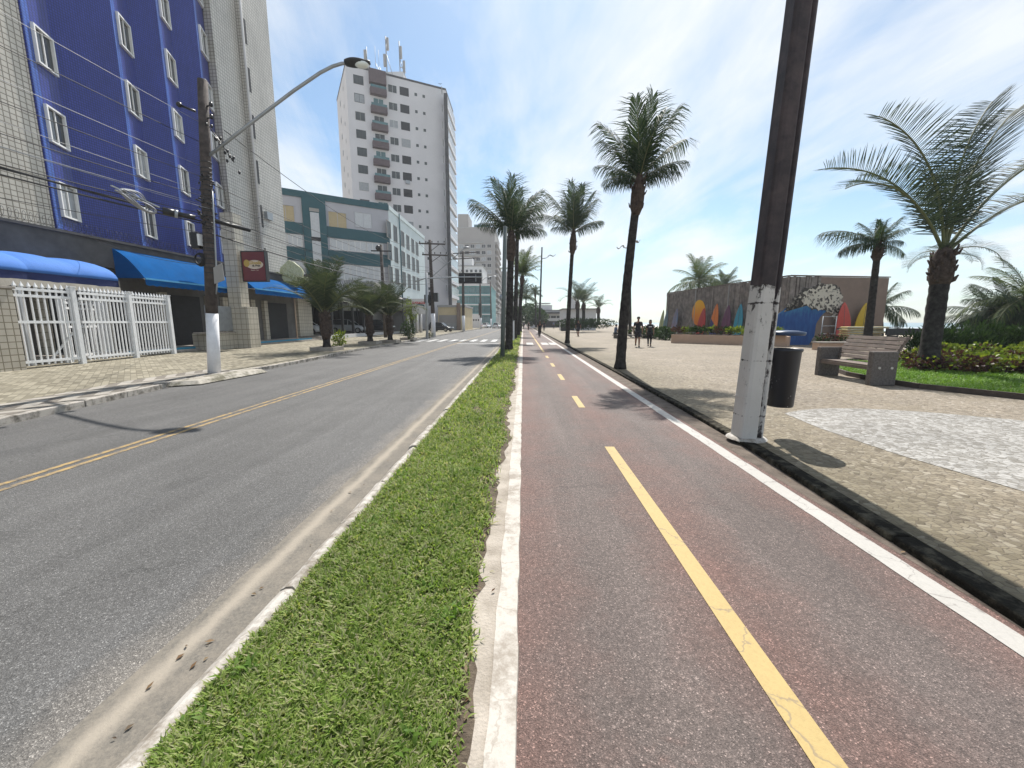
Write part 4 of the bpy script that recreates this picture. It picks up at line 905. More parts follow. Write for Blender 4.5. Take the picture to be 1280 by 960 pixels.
# ------------------------------------------------------------------ 3 white tower
A = Vector((-16., 89.2)); d1 = Vector((sin(R(62.8)), cos(R(62.8)))); B0 = Vector(on_u(450, A, d1)); d2 = Vector((-.51, .86)).normalized()
C1 = Vector(on_u(438, B0, d2)); E1 = Vector((-16., 98.0)); HT = 48.3
tw = thing('tower_building', 'tall white apartment tower with a stack of brown balconies and antennas on its roof', 'building', (A.x, A.y, 0))
b = MB(); b.prism([tuple(B0), tuple(A), tuple(E1), (C1.x, C1.y + 14), tuple(C1)], 0, HT); b.build('walls', m['tower_white'], tw)
f = Face(tw, B0, A); s = Face(tw, A, E1); l = Face(tw, C1, B0)
for fc in (f, s, l): fc.slab('parapet', 'roof_dark', 0, fc.L, HT, HT + .35, .06, -.15)
z0 = f.z(464, 100); dz = 3.12
for i in range(13):
    z = z0 - dz * i - .7
    f.win(f.t(464), z, 1.75, 1.5, 2, 1, .06, .05, 'plaster_grey' if i % 4 == 2 else 'dark', 'glass_curtain' if i in (1, 6, 11) else 'glass_matte')
    f.win(f.t(502.5), z - .1, 1.7, 1.45, 2, 1, .07, .05, 'plaster_white', 'glass_curtain' if i == 2 else 'glass_matte')
    f.win(f.t(516), z - .1, 1.75, 1.5, 2, 1, .04, .03, 'plaster_grey' if i in (3, 8) else 'shutter', 'glass_curtain' if i in (3, 8) else 'shutter')
    if i in (5, 9): q_ = f.slab('air_conditioner', 'galv', f.t(516) - .4, f.t(516) + .4, z - .75, z - .15, .45, -.05)
    f.win(f.t(529.2), z + .3, .62, .66, 1, 1, .05, .04, 'plaster_white', 'glass_matte'); f.win(f.t(538.3), z + .3, .62, .66, 1, 1, .05, .04, 'plaster_white', 'glass_matte')
    t0, t1 = f.t(476.5), f.t(495)
    f.win((t0+t1)/2, z - .75, 1.9, 2.2, 2, 1, .06, .05, 'win_white', 'glass_teal' if i % 3 == 1 else 'glass_matte', name='balcony_door')
    o = f.slab('balcony', 'balcony_brown', t0, t1, z - 1.35, z - .25, .95, -.05)
    g_ = f.slab('balcony_glass', 'glass_teal', t0 + .05, t1 - .05, z - .25, z + .2, .93, .88)
    l.win(l.L * .35, z - .4, .9, 1.1, 1, 1, .05, .05, 'plaster_white', 'glass_matte'); l.win(l.L * .7, z + .3, .6, .8, 1, 1, .05, .05, 'plaster_white', 'glass_matte')
    s.win(s.t(559.3), z, .7, 1.2, 1, 1, .05, .05, 'plaster_grey', 'glass_matte')
    ta, tb = s.t(562), s.L - .3
    s.slab('side_balcony', 'tower_bright', ta, tb, z - 1.2, z - .55, .6, -.05); s.slab('side_glazing', 'glass_curtain', ta + .1, tb - .1, z - .55, z + 1.3, .5, -.05)
s.slab('side_fin', 'roof_dark', s.t(561.6), s.t(562), 4, HT - 1.5, .65, -.05)
f.slab('balcony_crown', 'balcony_brown', f.t(476), f.t(495), HT - 2.2, HT + .1, 1.0, -.05)
p = f.at(f.t(508), 0, -4); b = MB(); b.box(p.x - 4.5, p.x + 2.2, p.y, p.y + 6, HT, HT + 3.1); b.build('roof_block', m['plaster_white'], tw)
def mast(u, vt, th, nm, panels):
    p = f.at(f.t(u), 0, -3.6); zt = AY(u, vt, p.y).z; t_ = thing('antenna_mast', nm, 'antenna', (p.x, p.y, HT), 0, 'antennas on the tower roof'); b = MB(); b.tube([(p.x, p.y, HT + .1), (p.x, p.y, zt)], th, 6); b.tube([(p.x, p.y, zt - 3), (p.x + 1.6, p.y + .3, HT + .1)], .06, 5); b.build('pole', m['galv'], t_)
    for k, (dx, h) in enumerate(panels):
        b = MB(); b.box(p.x + dx - .22, p.x + dx + .22, p.y - .2, p.y + .12, zt - h - 2.2, zt - h); b.box(p.x + min(dx, 0), p.x + max(dx, 0), p.y - .05, p.y + .03, zt - h - 1.2, zt - h - 1.1); b.build('panel', m['plaster_grey'], t_)
mast(501, 45, .11, 'tallest roof mast with two stacked antenna panels', [(0.35, .3), (-.35, 3.2)])
mast(516.5, 51, .10, 'roof mast at the end of the roof block with side panels', [(.3, 1.0), (.85, 3.6)])
mast(478, 58, .08, 'roof mast nearest the street lamp with thin panels', [(-.3, .6), (.3, 2.4)])
mast(488, 57, .035, 'thin whip antenna between the roof masts', [])
mast(492, 62, .035, 'short thin whip antenna beside the taller one', [])

# ------------------------------------------------------------------ buildings farther along the avenue
def block(label, u0, u1, vt, Y, dep, wall, name='far_building', X1=None, z0=0, roof=True):
    a = AY(u0, 403, Y).x; c = AY(u1, 403, Y).x; z = AY((u0+u1)/2, vt, Y).z
    t = thing(name, label, 'building', ((a+c)/2, Y, 0)); b = MB(); b.box(a, c, Y, Y + dep, z0, z); b.build('walls', m[wall], t)
    if roof: b = MB(); b.box(a - .15, c + .15, Y - .15, Y + dep, z, z + .4); b.build('roof_edge', m['plaster_grey'], t)
    return t, Face(t, (a, Y), (c, Y)), Face(t, (c, Y), (c, Y + dep)), z
# low annex of the tower, cream wall, teal glass building
t, f, s, z = block('low white annex with small dark windows at the foot of the white tower', 520, 552, 352, 92, 16, 'plaster_white')
for i in range(4):
    for k in range(3): s.win(2 + i * 3.6, z - 3 - k * 3.1, 1.5, 1.3, 2, 1, .06, .05, 'dark', 'glass_matte')
for k in range(3): f.win(f.t(532), z - 3 - k * 3.1, 1.8, 1.3, 2, 1, .06, .05, 'dark', 'glass_matte'); f.win(f.t(545), z - 3 - k * 3.1, 1.8, 1.3, 2, 1, .06, .05, 'dark', 'glass_matte')
t, f, s, z = block('cream walled yard building with a dark gate beside the parked black car', 548, 581, 384, 78, 12, 'cream')
f.slab('pale_panel', 'sand_wall', f.t(549), f.t(571), 1.0, z - 1.5, .05); f.slab('dark_plinth', 'plaster_grey', f.t(549), f.t(571), .12, 1.5, .08); f.slab('brown_pier', 'brownwall', f.t(571.5), f.t(576), .12, z + .8, .4)
f.slab('gate_opening', 'shutter', f.t(530), f.t(548), .12, z - .6, .03) if False else None
t, f, s, z = block('teal glazed four storey building at the bend of the avenue', 568, 613, 356, 128, 26, 'teal_mid')
for k in range(4):
    zz = z - 1.2 - 3.0 * k
    f.slab('white_ledge', 'plaster_white', 0, f.L, zz + .9, zz + 1.25, .5)
    for i in range(5): f.win(f.L * (i + .5) / 5, zz - 1.4, f.L / 5 * .94, 1.9, 2, 1, .06, .06, 'teal', 'glass_teal')
b = MB(); xw = AY(583, 403, 112).x; xv = AY(602, 403, 112).x; wl = thing('street_wall', 'long white street wall with small openings in front of the teal building', 'wall', (xw, 112, 0)); b.box(xw, xv, 112, 112.4, 0, 3.9); b.build('panel', m['plaster_white'], wl)
for i in range(5):
    b = MB(); xx = xw + .6 + (xv - xw - 1) * i / 5; b.box(xx, xx + .35, 111.98, 112, 2.0, 2.5); b.build('opening', m['shutter'], wl)
t, f, s, z = block('white stepped apartment block with dark windows before the greybeige slab', 571, 604, 333, 165, 20, 'plaster_white')
f.slab('pale_face', 'lilac', .1, f.L - .1, z - 15, z - 6.8, .005, -.05); f.slab('grey_bay', 'plaster_grey', f.L * .02, f.L * .3, z - 6, z - 2, .2)
for k in range(4):
    for i in range(6): f.win(f.L * (i + .5) / 6, z - 2.4 - 3.0 * k * .55 * 1.8, 1.1, 1.2, 1, 1, .06, .25, 'plaster_white', 'glass_matte')
b = MB(); a0 = f.at(f.L * .1, 0); b.box(a0.x, a0.x + f.L * .5, 166, 172, z, z + 3.6); b.build('roof_house', m['plaster_white'], t)
t, f, s, z = block('tall greybeige slab building with a stack of street side balconies', 574, 619, 285, 200, 40, 'sand_wall')
b = MB(); a0 = f.at(.3, 0); b.box(a0.x, a0.x + f.L * .28, 200.5, 214, z + .4, z + 6.5); b.build('roof_house', m['sand_wall'], t)
b = MB(); q = f.at(f.L * .45, 0, .02); b.box(q.x, q.x + f.L * .4, q.y, q.y + .1, z + .4, z + 1.6); b.build('roof_railing', m['glass_teal'], t)
for k in range(12):
    f.slab('pale_ledge', 'plaster_grey', f.L * .06, f.L * .70, z - 7.0 - k * 3.0, z - 6.4 - k * 3.0, .5)
    for i in range(6): f.win(f.L * (.10 + .15 * i), z - 9.2 - k * 3.0, 2.0, 1.7, 2, 1, .08, .06, 'plaster_white', 'glass_curtain' if (i + k) % 3 == 0 else 'shutter')
    s.slab('side_balcony', 'sand_wall', 2, 34, z - 7 - k * 3.0, z - 6 - k * 3.0, 1.3)
    s.slab('side_glazing', 'glass', 3, 33, z - 8.9 - k * 3.0, z - 7.1 - k * 3.0, .1)
t, f, s, z = block('distant pale beige block at the far end of the avenue', 617, 640, 340, 290, 40, 'sand_wall')
for k in range(9):
    for i in range(4): f.win(f.L * (i + .5) / 4, z - 3.6 - k * 3.2, 1.8, 1.4, 2, 1, .08, .06, 'plaster_grey', 'glass_matte')
t, f, s, z = block('farthest grey block glimpsed behind the median palms', 632, 652, 372, 380, 40, 'sand_wall')
for k in range(5):
    for i in range(4): f.win(f.L * (i + .5) / 4, z - 3.6 - k * 3.2, 1.8, 1.4, 2, 1, .08, .06, 'plaster_grey', 'glass_matte')
# beach side buildings
t, f, s, z = block('low flat roofed beach pavilion with a dark counter beyond the cyclist', 664, 706, 389, 118, 14, 'plaster_white', name='beach_pavilion')
f.slab('dark_opening', 'shutter', f.L * .12, f.L * .88, .2, 2.0, .05); f.slab('roof_overhang', 'roof_dark', -.3, f.L + .3, z - .7, z - .3, 1.8)
for i in range(5): f.win(f.L * (.15 + .17 * i), z - 2.0, 1.5, .7, 2, 1, .06, .05, 'plaster_grey', 'glass_matte')
b = MB(); q = f.at(f.L * .18, 0, -3); b.box(q.x, q.x + 4.5, q.y, q.y + 5, z + .4, z + 1.9); b.box(q.x - .6, q.x + 4, q.y - .5, q.y + 5, z + 2.3, z + 2.5); b.box(q.x-.4, q.x-.1, q.y, q.y+.3, z+.4, z+2.3); b.build('roof_house', m['plaster_white'], t)
st = thing('beach_station', 'white beach station with a square tower and long low wing', 'building', AY(722, 408, 76))
x0, x1, x2, x3 = [AY(u, 403, 78).x for u in (704, 715, 723, 745)]
b = MB(); b.box(x0, x3, 78, 86, .1, AY(720, 387, 78).z); b.build('low_wing', m['plaster_white'], st); b = MB(); b.box(x0 - .2, x3 + .2, 77.6, 86.2, AY(720, 387, 78).z, AY(720, 385.5, 78).z); b.build('flat_roof', m['plaster_grey'], st)
b = MB(); b.box(x1, x2, 77.7, 82, AY(720, 385.4, 78).z, AY(719, 371, 78).z); b.build('square_tower', m['plaster_white'], st)
fs_ = Face(st, (x0, 78), (x3, 78))
for i in range(3): fs_.win(fs_.L * (.5 + .17 * i), 1.1, 1.0, 1.2, 2, 1, .06, .05, 'win_white', 'glass_matte')
fs_.slab('door', 'shutter', 1.0, 2.1, .12, 2.3, .04)
# ------------------------------------------------------------------ near utility pole with its lamp
pb = G(268, 466, .118); pt = AY(253, 100, 11.55)
up = thing('utility_pole', 'dark weathered utility pole with whitewashed foot on the near left pavement', 'utility pole', pb)
D = pt - pb; at = lambda z: D * ((z - pb.z) / D.z)          # local point on the pole axis at world height z
b = MB(); b.tube([at(0.0), at(1.86)], [.165, .152], 14); b.build('painted_foot', m['polewhite'], up, local=True)
b = MB(); b.tube([at(1.862), at(3.5), at(6), D], [.150, .142, .130, .115], 14); b.build('shaft', m['polewood'], up, local=True)
for i in range(26):
    b = MB(); z = 3.0 + 2.9 * (i / 25) + U(-.04, .04); r = .152 - .004 * z; b.lathe(at(z), [(r, -.012), (r + .012, -.012), (r + .012, .014), (r, .014)], 14); b.build('clamp_band', m['dark'], up, local=True)
for i in range(46):
    b = MB(); a = U(0, 2*pi); z = U(4.0, 5.6); c = at(z) + Vector((cos(a) * .17, sin(a) * .17, 0)); b.tube([c, c + Vector((U(-.1, .1), U(-.1, .1), U(-.05, .05)))], U(.018, .035), 5); b.build('cable_clamp', m['dark'], up, local=True)
ai = MB()
for q in range(16):
    c = at(6.2) + Vector((.10 + q * .047 + U(-.05, .05), U(-.12, .12), .78 - q * .075 + U(-.16, .16))); ai.ell(c, (.035, .035, .05), 6, 5)
ai.tube([at(6.9) + Vector((.1, 0, 0)), at(6.5) + Vector((.4, 0, 0)), at(6.1) + Vector((.75, .05, -.15))], .012, 4)
for z in (7.0, 7.3): ai.tube([at(z), at(z) + Vector((.2, -.05, .05))], .02, 5); ai.ell(at(z) + Vector((.25, -.05, .07)), (.05, .05, .07), 7, 5)
ai.tube([at(7.2) + Vector((-.14, -.1, -.02)), at(7.15) + Vector((-.42, -.2, .12))], .03, 6); ai.ell(at(7.15) + Vector((-.47, -.22, .14)), (.07, .07, .07), 8, 6)
ai.build('insulator', m['black'], up, local=True)
b = MB(); c = at(3.88) + Vector((-.26, -.1, 0)); b.box(c.x - .12, c.x + .1, c.y - .1, c.y + .1, c.z - .24, c.z + .2); b.build('junction_box', m['black'], up, local=True, bev=.015)
b = MB(); c = at(3.88) + Vector((-.13, -.1, 0)); b.box(c.x - .035, c.x + .03, c.y - .115, c.y + .08, c.z - .16, c.z + .15); b.build('box_label', m['steel_white'], up, local=True)
b = MB(); c = at(3.35) + Vector((-.17, -.12, 0))
for k in range(5): b.tube([c + Vector(((.15 - .012*k) * cos(2*pi*i/20), -.02*k, (.18 - .012*k) * sin(2*pi*i/20))) for i in range(21)], .016, 5, 0, False)
b.build('cable_coil', m['cable'], up, local=True)
b = MB(); c = at(2.95) + Vector((.3, -.06, 0)); b.plate(c, (.9, 0, .25), (0, 0, 1), [(-.17, -.22), (.17, -.2), (.14, .28), (-.15, .22)], .02); b.build('ragged_poster', m['plaster_grey'], up, local=True)
b = MB(); b.tube([at(2.4) + Vector((.17, -.03, 0)), at(2.7) + Vector((.21, -.03, 0)), at(4.5) + Vector((.19, -.03, 0)), at(5.2) + Vector((.15, 0, 0))], .02, 6); b.build('conduit', m['galv'], up, local=True)
# street lamp on its long arm
lh = AY(443, 79, 11.75); a0 = pt - D.normalized() * 1.95
sl = thing('street_lamp', 'street lamp on a long slanting arm reaching from the near utility pole over the road', 'street lamp', a0)
L = lh - a0; mid = L * .80 + Vector((0, 0, .42)); b = MB(); pts = []
for i in range(25):
    q = i / 24; p = L * q + Vector((0, 0, .5 * max(0, 1 - abs(q - .86) / .5) ** 1.6)); pts.append(p)
pts = [Vector((0,0,0)), L * .25 + Vector((0, 0, .12)), L * .5 + Vector((0, 0, .25)), L * .70 + Vector((0, 0, .36)), L * .79 + Vector((0, 0, .37)), L * .86 + Vector((0, 0, .30)), L * .93 + Vector((0, 0, .14)), L * .96 + Vector((0, 0, .055))]
pts = [Vector((0, 0, 0)), Vector((L.x * .3, L.y*.3, L.z * .36)), Vector((L.x * .6, L.y*.6, L.z * .71)), Vector((L.x * .78, L.y*.78, L.z * .90)), Vector((L.x * .86, L.y*.86, L.z * .965)), Vector((L.x * .92, L.y*.92, L.z * .995)), Vector((L.x * .97, L.y*.97, L.z))]
b.tube(pts, .042, 8); b.build('arm', m['galv'], sl, local=True)
b = MB(); b.bar((-.06, .0, -.15), (-.02, .0, .2), .18, .1); b.build('bracket', m['dark'], sl, local=True)
b = MB(); N = 10; rings = []
for i in range(N + 1):
    q = i / N; x = -.24 + .66 * q; w = .08 + .11 * sin(pi * min(1, q * 1.15 + .06)) ** .8; w = w if i < N else .06; h = .045 + .06 * sin(pi * (.25 + .7 * q)); rings.append([L + Vector((x, w * cos(2*pi*k/12), h * (sin(2*pi*k/12) if sin(2*pi*k/12) > 0 else .55 * sin(2*pi*k/12)))) for k in range(12)])
vs = [p for r in rings for p in r]; b.add(vs, [(i*12+k, i*12+(k+1) % 12, (i+1)*12+(k+1) % 12, (i+1)*12+k) for i in range(N) for k in range(12)] + [tuple(range(12))[::-1], tuple(N*12 + k for k in range(12))], 0, True); b.build('housing', m['dark'], sl, local=True)
b = MB(); b.ell(L + Vector((.20, 0, -.04)), (.19, .13, .08), 14, 8); b.build('lens', m['lamp_lens'], sl, local=True)

# ------------------------------------------------------------------ overhead cables
def sag_pts(a, c, s, n=28): return [a.lerp(c, i / n) - Vector((0, 0, 4 * s * (i/n) * (1 - i/n))) for i in range(n + 1)]
def cable(label, a, c, s, r=.010, mat='cable', group='overhead cables'):
    b = MB(); b.tube(sag_pts(Vector(a), Vector(c), s), r, 5); o = b.build('overhead_cable', m[mat]); return tag(o, label, 'cable', group)
P = lambda z, dx=0, dy=0: pb + at(z) + Vector((dx, dy, 0))
LB = 'thin cable strung across the blue bays to the near utility pole'
# the previous pole stands behind the photographer; its cables run in from there
for z, dz, dx, s, r, mt in [(6.95, .0, -.1, .35, .0055, 'cablegrey'), (6.45, .05, -.1, .45, .008, 'cable'), (5.85, .0, -.14, .3, .006, 'cablegrey'), (5.5, .05, .1, .5, .008, 'cable'), (5.2, -.05, -.14, .35, .006, 'cablegrey'), (5.0, .1, .12, .55, .009, 'cable'), (4.85, .05, -.14, .5, .006, 'cablegrey'), (4.72, .0, .12, .4, .0055, 'cablegrey'), (4.6, .1, -.1, .62, .010, 'cable'), (4.45, .2, .1, .6, .010, 'cable')]:
    cable(LB, P(z, dx), (-9.0 + dx, -16, z + dz), s, r, mt, 'cables running in to the near utility pole')
cable('thickest black bundled cable sagging in front of the beige tiled wall', P(4.40, -.14), (-9.2, -16, 5.3), .55, .022, group=None)
cable('second thick black cable hanging just under the bundled one', P(4.34, -.12), (-9.2, -16, 5.05), .62, .016, group=None)
cable('stray thin cable drooping low across the beige tiled wall', P(4.1, -.14), (-17.5, 4.0, 5.6), .25, .007, group=None)
p2 = G(542, 420.7, .118); p2t = AY(540, 300, p2.y)
LB2 = 'thin cable running from the near utility pole to the one with cross arms'
for z, z2, dx, s in [(5.4, 7.2, .1, .5), (5.05, 6.9, .1, .55), (4.85, 6.7, .12, .5), (4.6, 6.3, .1, .6), (4.5, 6.1, .12, .5), (4.3, 5.9, .12, .55)]:
    cable(LB2, P(z, dx), (p2.x, p2.y, z2), s, .009, 'cable', 'cables running on to the pole with cross arms')
cable('black cable falling from the top of the near pole past the striped hotel', P(6.75, .55), (p2.x - 1.1, p2.y, 9.4), .95, .011, group=None)
cable('thick black cable with a splice running low past the maroon sign', P(4.05, .15), (p2.x, p2.y, 5.6), .55, .020, group=None)
cable('service cable dropping from the near pole to the cream tiled pillar', P(6.3, .3), (-16.7, 23.5, 7.72), .35, .009, group=None)
cable('short cable from the near pole toward the blue bays', P(3.2, -.12), (-18.8, 17.4, 5.3), .2, .008, group=None)
for z, dx in ((9.5, -1.1), (9.45, 1.1), (8.2, 1.0), (7.0, 0), (6.6, 0)):
    cable('thin cable running along the far pavement between the distant poles', (p2.x + dx, p2.y, z), (-10.3 + dx, 70, z + 1.2), .5, .011, 'cable', 'cables between the distant poles')
# things hanging on the cables
q = AY(170, 246, 8.2); cl = thing('cable_loop', 'silvery flat loop of spare cable hanging on the wires before the blue bays', 'cable loop', q); b = MB()
for k in range(6): b.tube([(.05 * sin(4*pi*i/28 + k), (.40 - .03*k) * cos(2*pi*i/28), (.055 + .014*k) * sin(2*pi*i/28) * (1 + .5 * cos(2*pi*i/28)) + .012 * k - .10 - .10 * cos(2*pi*i/28)) for i in range(29)], .013, 5, 0, False)
b.build('loop', m['cablegrey'], cl, local=True)
b = MB(); b.bar((0, -.48, .06), (0, .5, -.06), .03, .02); b.build('holder', m['galv'], cl, local=True)
q = AY(219, 267, 9.6); sc_ = thing('cable_splice', 'black cylindrical cable splice hanging left of the near utility pole', 'cable splice', q); b = MB()
d = Vector((.33, .28, -.05)); b.tube([-d*.5, d*.02], .085, 12); b.build('can', m['black'], sc_, local=True); b = MB(); b.tube([d*.1, d*.85], .062, 12); b.build('sleeve', m['black'], sc_, local=True); b = MB(); b.tube([-d*.02, d*.12], .09, 12); b.build('ring', m['galv'], sc_, local=True)
q = AY(286, 281, 12.3); s2 = thing('cable_splice', 'slim black cable splice just right of the near utility pole', 'cable splice', q); b = MB(); b.tube([(-.4, -.55, .08), (.3, .5, -.05)], .06, 10); b.build('sleeve', m['black'], s2, local=True)

# ------------------------------------------------------------------ farther poles
t = thing('utility_pole', 'dark utility pole with two long cross arms and whitewashed foot', 'utility pole', p2)
hh = p2t.z - p2.z
b = MB(); b.tube([(0, 0, -.05), (0, 0, 2.4)], [.24, .22], 12); b.build('painted_foot', m['polewhite'], t, local=True)
b = MB(); b.tube([(0, 0, 2.402), (-.1, 0, hh)], [.21, .15], 12); b.build('shaft', m['polewood'], t, local=True)
for z, x0, x1 in ((hh - .35, -1.2, 1.5), (hh - 1.45, -.9, 1.7)):
    b = MB(); b.bar((x0, -.14, z), (x1, -.14, z - .1), .1, .13); b.bar((-.05, -.12, z - .8), (x1 * .6, -.14, z - .1), .05, .05); b.build('cross_arm', m['polewood'], t, local=True)
    b = MB()
    for k in range(5): xx = x0 + .1 + (x1 - x0 - .2) * k / 4; b.lathe((xx, -.14, z), [(.02, .05), (.06, .1), (.04, .15), (.06, .2), (.0, .26)], 8)
    b.build('insulator', m['black'], t, local=True)
b = MB(); b.box(-.75, -.35, -.5, -.1, 3.5, 4.3); b.box(.2, .65, -.45, -.05, 3.6, 4.5); b.tube([(-.2, -.1, 4.6), (-.25, -.15, 3.2)], .14, 8); b.build('transformer_boxes', m['black'], t, local=True)
b = MB(); b.bar((0.1, 0, 6.2), (3.6, -1, 8.8), .06, .06); b.ell((3.8, -1.05, 8.85), (.35, .16, .10), 10, 6); b.build('lamp_arm', m['galv'], t, local=True)
q = G(534, 423, .118); tp = AY(533, 341, q.y)
t = thing('traffic_pole', 'grey traffic post whose long arm holds the black message board over the road', 'traffic post', q)
b = MB(); b.tube([(0, 0, -.05), tp - q], [.13, .10], 10); b.build('post', m['galv'], t, local=True)
za = AY(536, 348, q.y).z - q.z; xe = AY(603, 345, q.y).x - q.x
b = MB(); b.tube([(-.9, 0, za - .25), (0, 0, za), (xe * .6, 0, za + .12), (xe, 0, za + .1)], .06, 8); b.build('arm', m['galv'], t, local=True)
x0 = AY(573, 341, q.y).x; x1 = AY(602, 354, q.y).x; zt = AY(588, 341, q.y).z; zb = AY(588, 354, q.y).z
t2 = thing('message_board', 'black rectangular back of the message board hanging over the road', 'traffic sign', (x0, q.y + .15, zb))
b = MB(); b.box(x0, x1, q.y + .08, q.y + .24, zb, zt); b.build('panel', m['shutter'], t2, bev=.01)
for f_ in (.25, .75):
    b = MB(); xx = x0 + (x1 - x0) * f_; b.bar((xx, q.y + .03, zb + .15), (xx, q.y + .03, zt - .15), .05, .05); b.build('clamp', m['galv'], t2)
t = thing('utility_pole', 'thin leaning utility pole in front of the teal striped hotel', 'utility pole', AX(482, 418, -13.2)); a = AX(482, 418, -13.2); c = AY(476, 306, a.y)
b = MB(); b.tube([Vector((0, 0, -.3)), c - a], [.17, .13], 10); b.build('shaft', m['polewood'], t, local=True); b = MB(); b.bar(c - a + Vector((-.9, -.1, -.55)), c - a + Vector((1.0, -.1, -.6)), .1, .1); b.ell(c - a + Vector((-.2, -.2, -.3)), (.25, .2, .25), 8, 6); b.build('cross_arm', m['black'], t, local=True)
for (u, v, vt, s, lab) in [(579.5, 414, 314, 0, 'dark utility pole right behind the black message board'), (601, 410.5, 345, 1, 'thin dark pole with a curved lamp arm before the teal building'), (614, 409, 352, 2, 'farthest thin pole at the bend of the avenue')]:
    q = G(u, v, .118); q.y = min(q.y, 150); q = AY(u, v, q.y); q.z = .118; c = AY(u - 1, vt, q.y); t = thing('utility_pole', lab, 'utility pole', q)
    b = MB(); b.tube([(0, 0, 0), (0, 0, 2.6)], .26, 10); b.build('painted_foot', m['polewhite'], t, local=True)
    b = MB(); b.tube([(0, 0, 2.6), c - q], [.24, .17], 10); b.build('shaft', m['polewood'], t, local=True)
    if s == 0:
        b = MB()
        for dz in (.4, 1.3): b.bar(c - q + Vector((-1.6, -.2, -dz)), c - q + Vector((2.6, -.2, -dz + .2)), .12, .14)
        b.build('cross_arm', m['polewood'], t, local=True)
    if s == 1:
        h = c.z - q.z; b = MB(); b.tube([(0, 0, h - 1.5), (1.2, 0, h - .5), (3., 0, h - .1)], .07, 6); b.ell((3.5, 0, h - .1), (.6, .25, .14), 10, 6); b.build('lamp_arm', m['galv'], t, local=True)
        b = MB(); b.box(-.45, .3, -.4, .1, 3.2, 6.2); b.build('meter_boxes', m['black'], t, local=True)
# grey green post on the median
q = G(628, 447, .09); c = AY(631.5, 283, q.y); t = thing('metal_post', 'tall plain grey green post standing on the median grass', 'post', q)
b = MB(); b.tube([(0, 0, -.05), (c - q) * .5, c - q], [.098, .090, .082], 12); b.build('shaft', M('greygreen_post', (.13, .155, .15), .5, .15, 3.), t, local=True)
b = MB(); b.lathe((0, 0, 0), [(.0, 0), (.16, 0), (.16, .03), (.10, .03)], 12); b.build('base_plate', m['dark'], t, local=True)
b = MB(); p = (c - q) * .47; b.ell(p + Vector((-.1, 0, 0)), (.09, .09, .12), 8, 6); b.build('fixing', m['galv'], t, local=True)
q = G(643, 427, .09); t = thing('white_stake', 'short white stake between the median palms', 'post', AY(642, 424, 33)); b = MB(); p = Vector(t.location); b.box(p.x - .07, p.x + .07, 33, 33.12, 0, 1.7); b.build('stake', m['polewhite'], t); b = MB(); b.box(p.x - .09, p.x + .09, 32.98, 33.14, 1.7, 1.76); b.build('cap', m['galv'], t)
# double armed lamp posts
def lamp_post(label, u, v, ut, vt, Y, arms):
    q = AY(u, v, Y); q.z = .118; c = AY(ut, vt, Y); t = thing('lamp_post', label, 'lamp post', q, 0, 'winged lamp posts along the promenade')
    b = MB(); b.tube([(0, 0, -.02), (c - q) * .3, c - q], [.20, .15, .10], 10); b.build('pole', m['dark'], t, local=True)
    for (du, dv, sgn) in arms:
        e = AY(ut + du, vt + dv, Y) - q; s0 = (c - q) * ((e.z - (.6 if sgn > 0 else -.0)) / (c - q).z)
        k = (e - s0); b = MB(); b.tube([s0, s0 + k * .3 + Vector((0, 0, -.08)), s0 + k * .5], .06, 6); b.build('arm', m['galv'], t, local=True)
        b = MB(); N = 9; vs = []
        for i in range(N + 1):
            f = i / N; p = s0 + k * (.42 + .58 * f) + Vector((0, 0, .16 * sin(f * 2 * pi))); w = .08 + .34 * sin(pi * min(.97, .05 + f)); 
            vs += [p + Vector((0, -w, 0)), p + Vector((0, 0, .07)), p + Vector((0, w, 0)), p + Vector((0, 0, -.06))]
        b.add(vs, [(i*4+a_, i*4+(a_+1) % 4, i*4+4+(a_+1) % 4, i*4+4+a_) for i in range(N) for a_ in range(4)], 0, True); b.build('lamp_head', m['galv'], t, local=True)
    return t
lamp_post('winged double lamp post between the two slim palms by the cycle path', 674, 406.5, 677.5, 309, 60, [(17, 9, 1), (-17, 28, -1)])
lamp_post('winged lamp post mostly hidden behind the nearest promenade palm', 788, 410, 787, 287, 44, [(-16, 22, -1), (13, 13, 1)])
lamp_post('farthest winged lamp post behind the median palms', 651, 406, 652.5, 338, 95, [(8, 9, 1), (-8, 16, -1)])

# ------------------------------------------------------------------ big leaning pole, bin
q = G(933, 547, .078); c = q + (AY(1003, 0, 5.22) - q) * 1.28
t = thing('leaning_pole', 'massive rusty brown pole with peeling white painted foot leaning over the promenade kerb', 'pole', q)
D2 = c - q; fl = .80
def pole_ring(p, w, dpt, s=1.):                      # a face, a groove and a narrow flange on the right
    o = [(-.5, -.36), (-.44, -.47), (-.30, -.52), (.10, -.52), (.17, -.47), (.20, -.36), (.24, -.33), (.29, -.38), (.36, -.42), (.45, -.38), (.5, -.28), (.5, .3), (.42, .46), (-.42, .46), (-.5, .34)]
    return [p + Vector((x * w, y * dpt, 0)) for x, y in o]
def pole_seg(b, z0, z1, n, w0, w1, jig=None):
    rings = []
    for i in range(n + 1):
        f = i / n; z = z0 + (z1 - z0) * f; rings.append(pole_ring(D2 * (z / D2.z), w0 + (w1 - w0) * f, (w0 + (w1 - w0) * f) * .92))
    k = len(rings[0])
    if jig: rings[-1 if jig > 0 else 0] = [p + Vector((0, 0, [0, .01, .02, -.01, -.03, -.14, -.2, -.16, .02, .1, .12, .06, .0, 0, .02][i])) for i, p in enumerate(rings[-1 if jig > 0 else 0])]
    b.add([p for r in rings for p in r], [(i*k+a, i*k+(a+1) % k, (i+1)*k+(a+1) % k, (i+1)*k+a) for i in range(n) for a in range(k)] + [tuple(range(k))[::-1], tuple(n*k + a for a in range(k))])
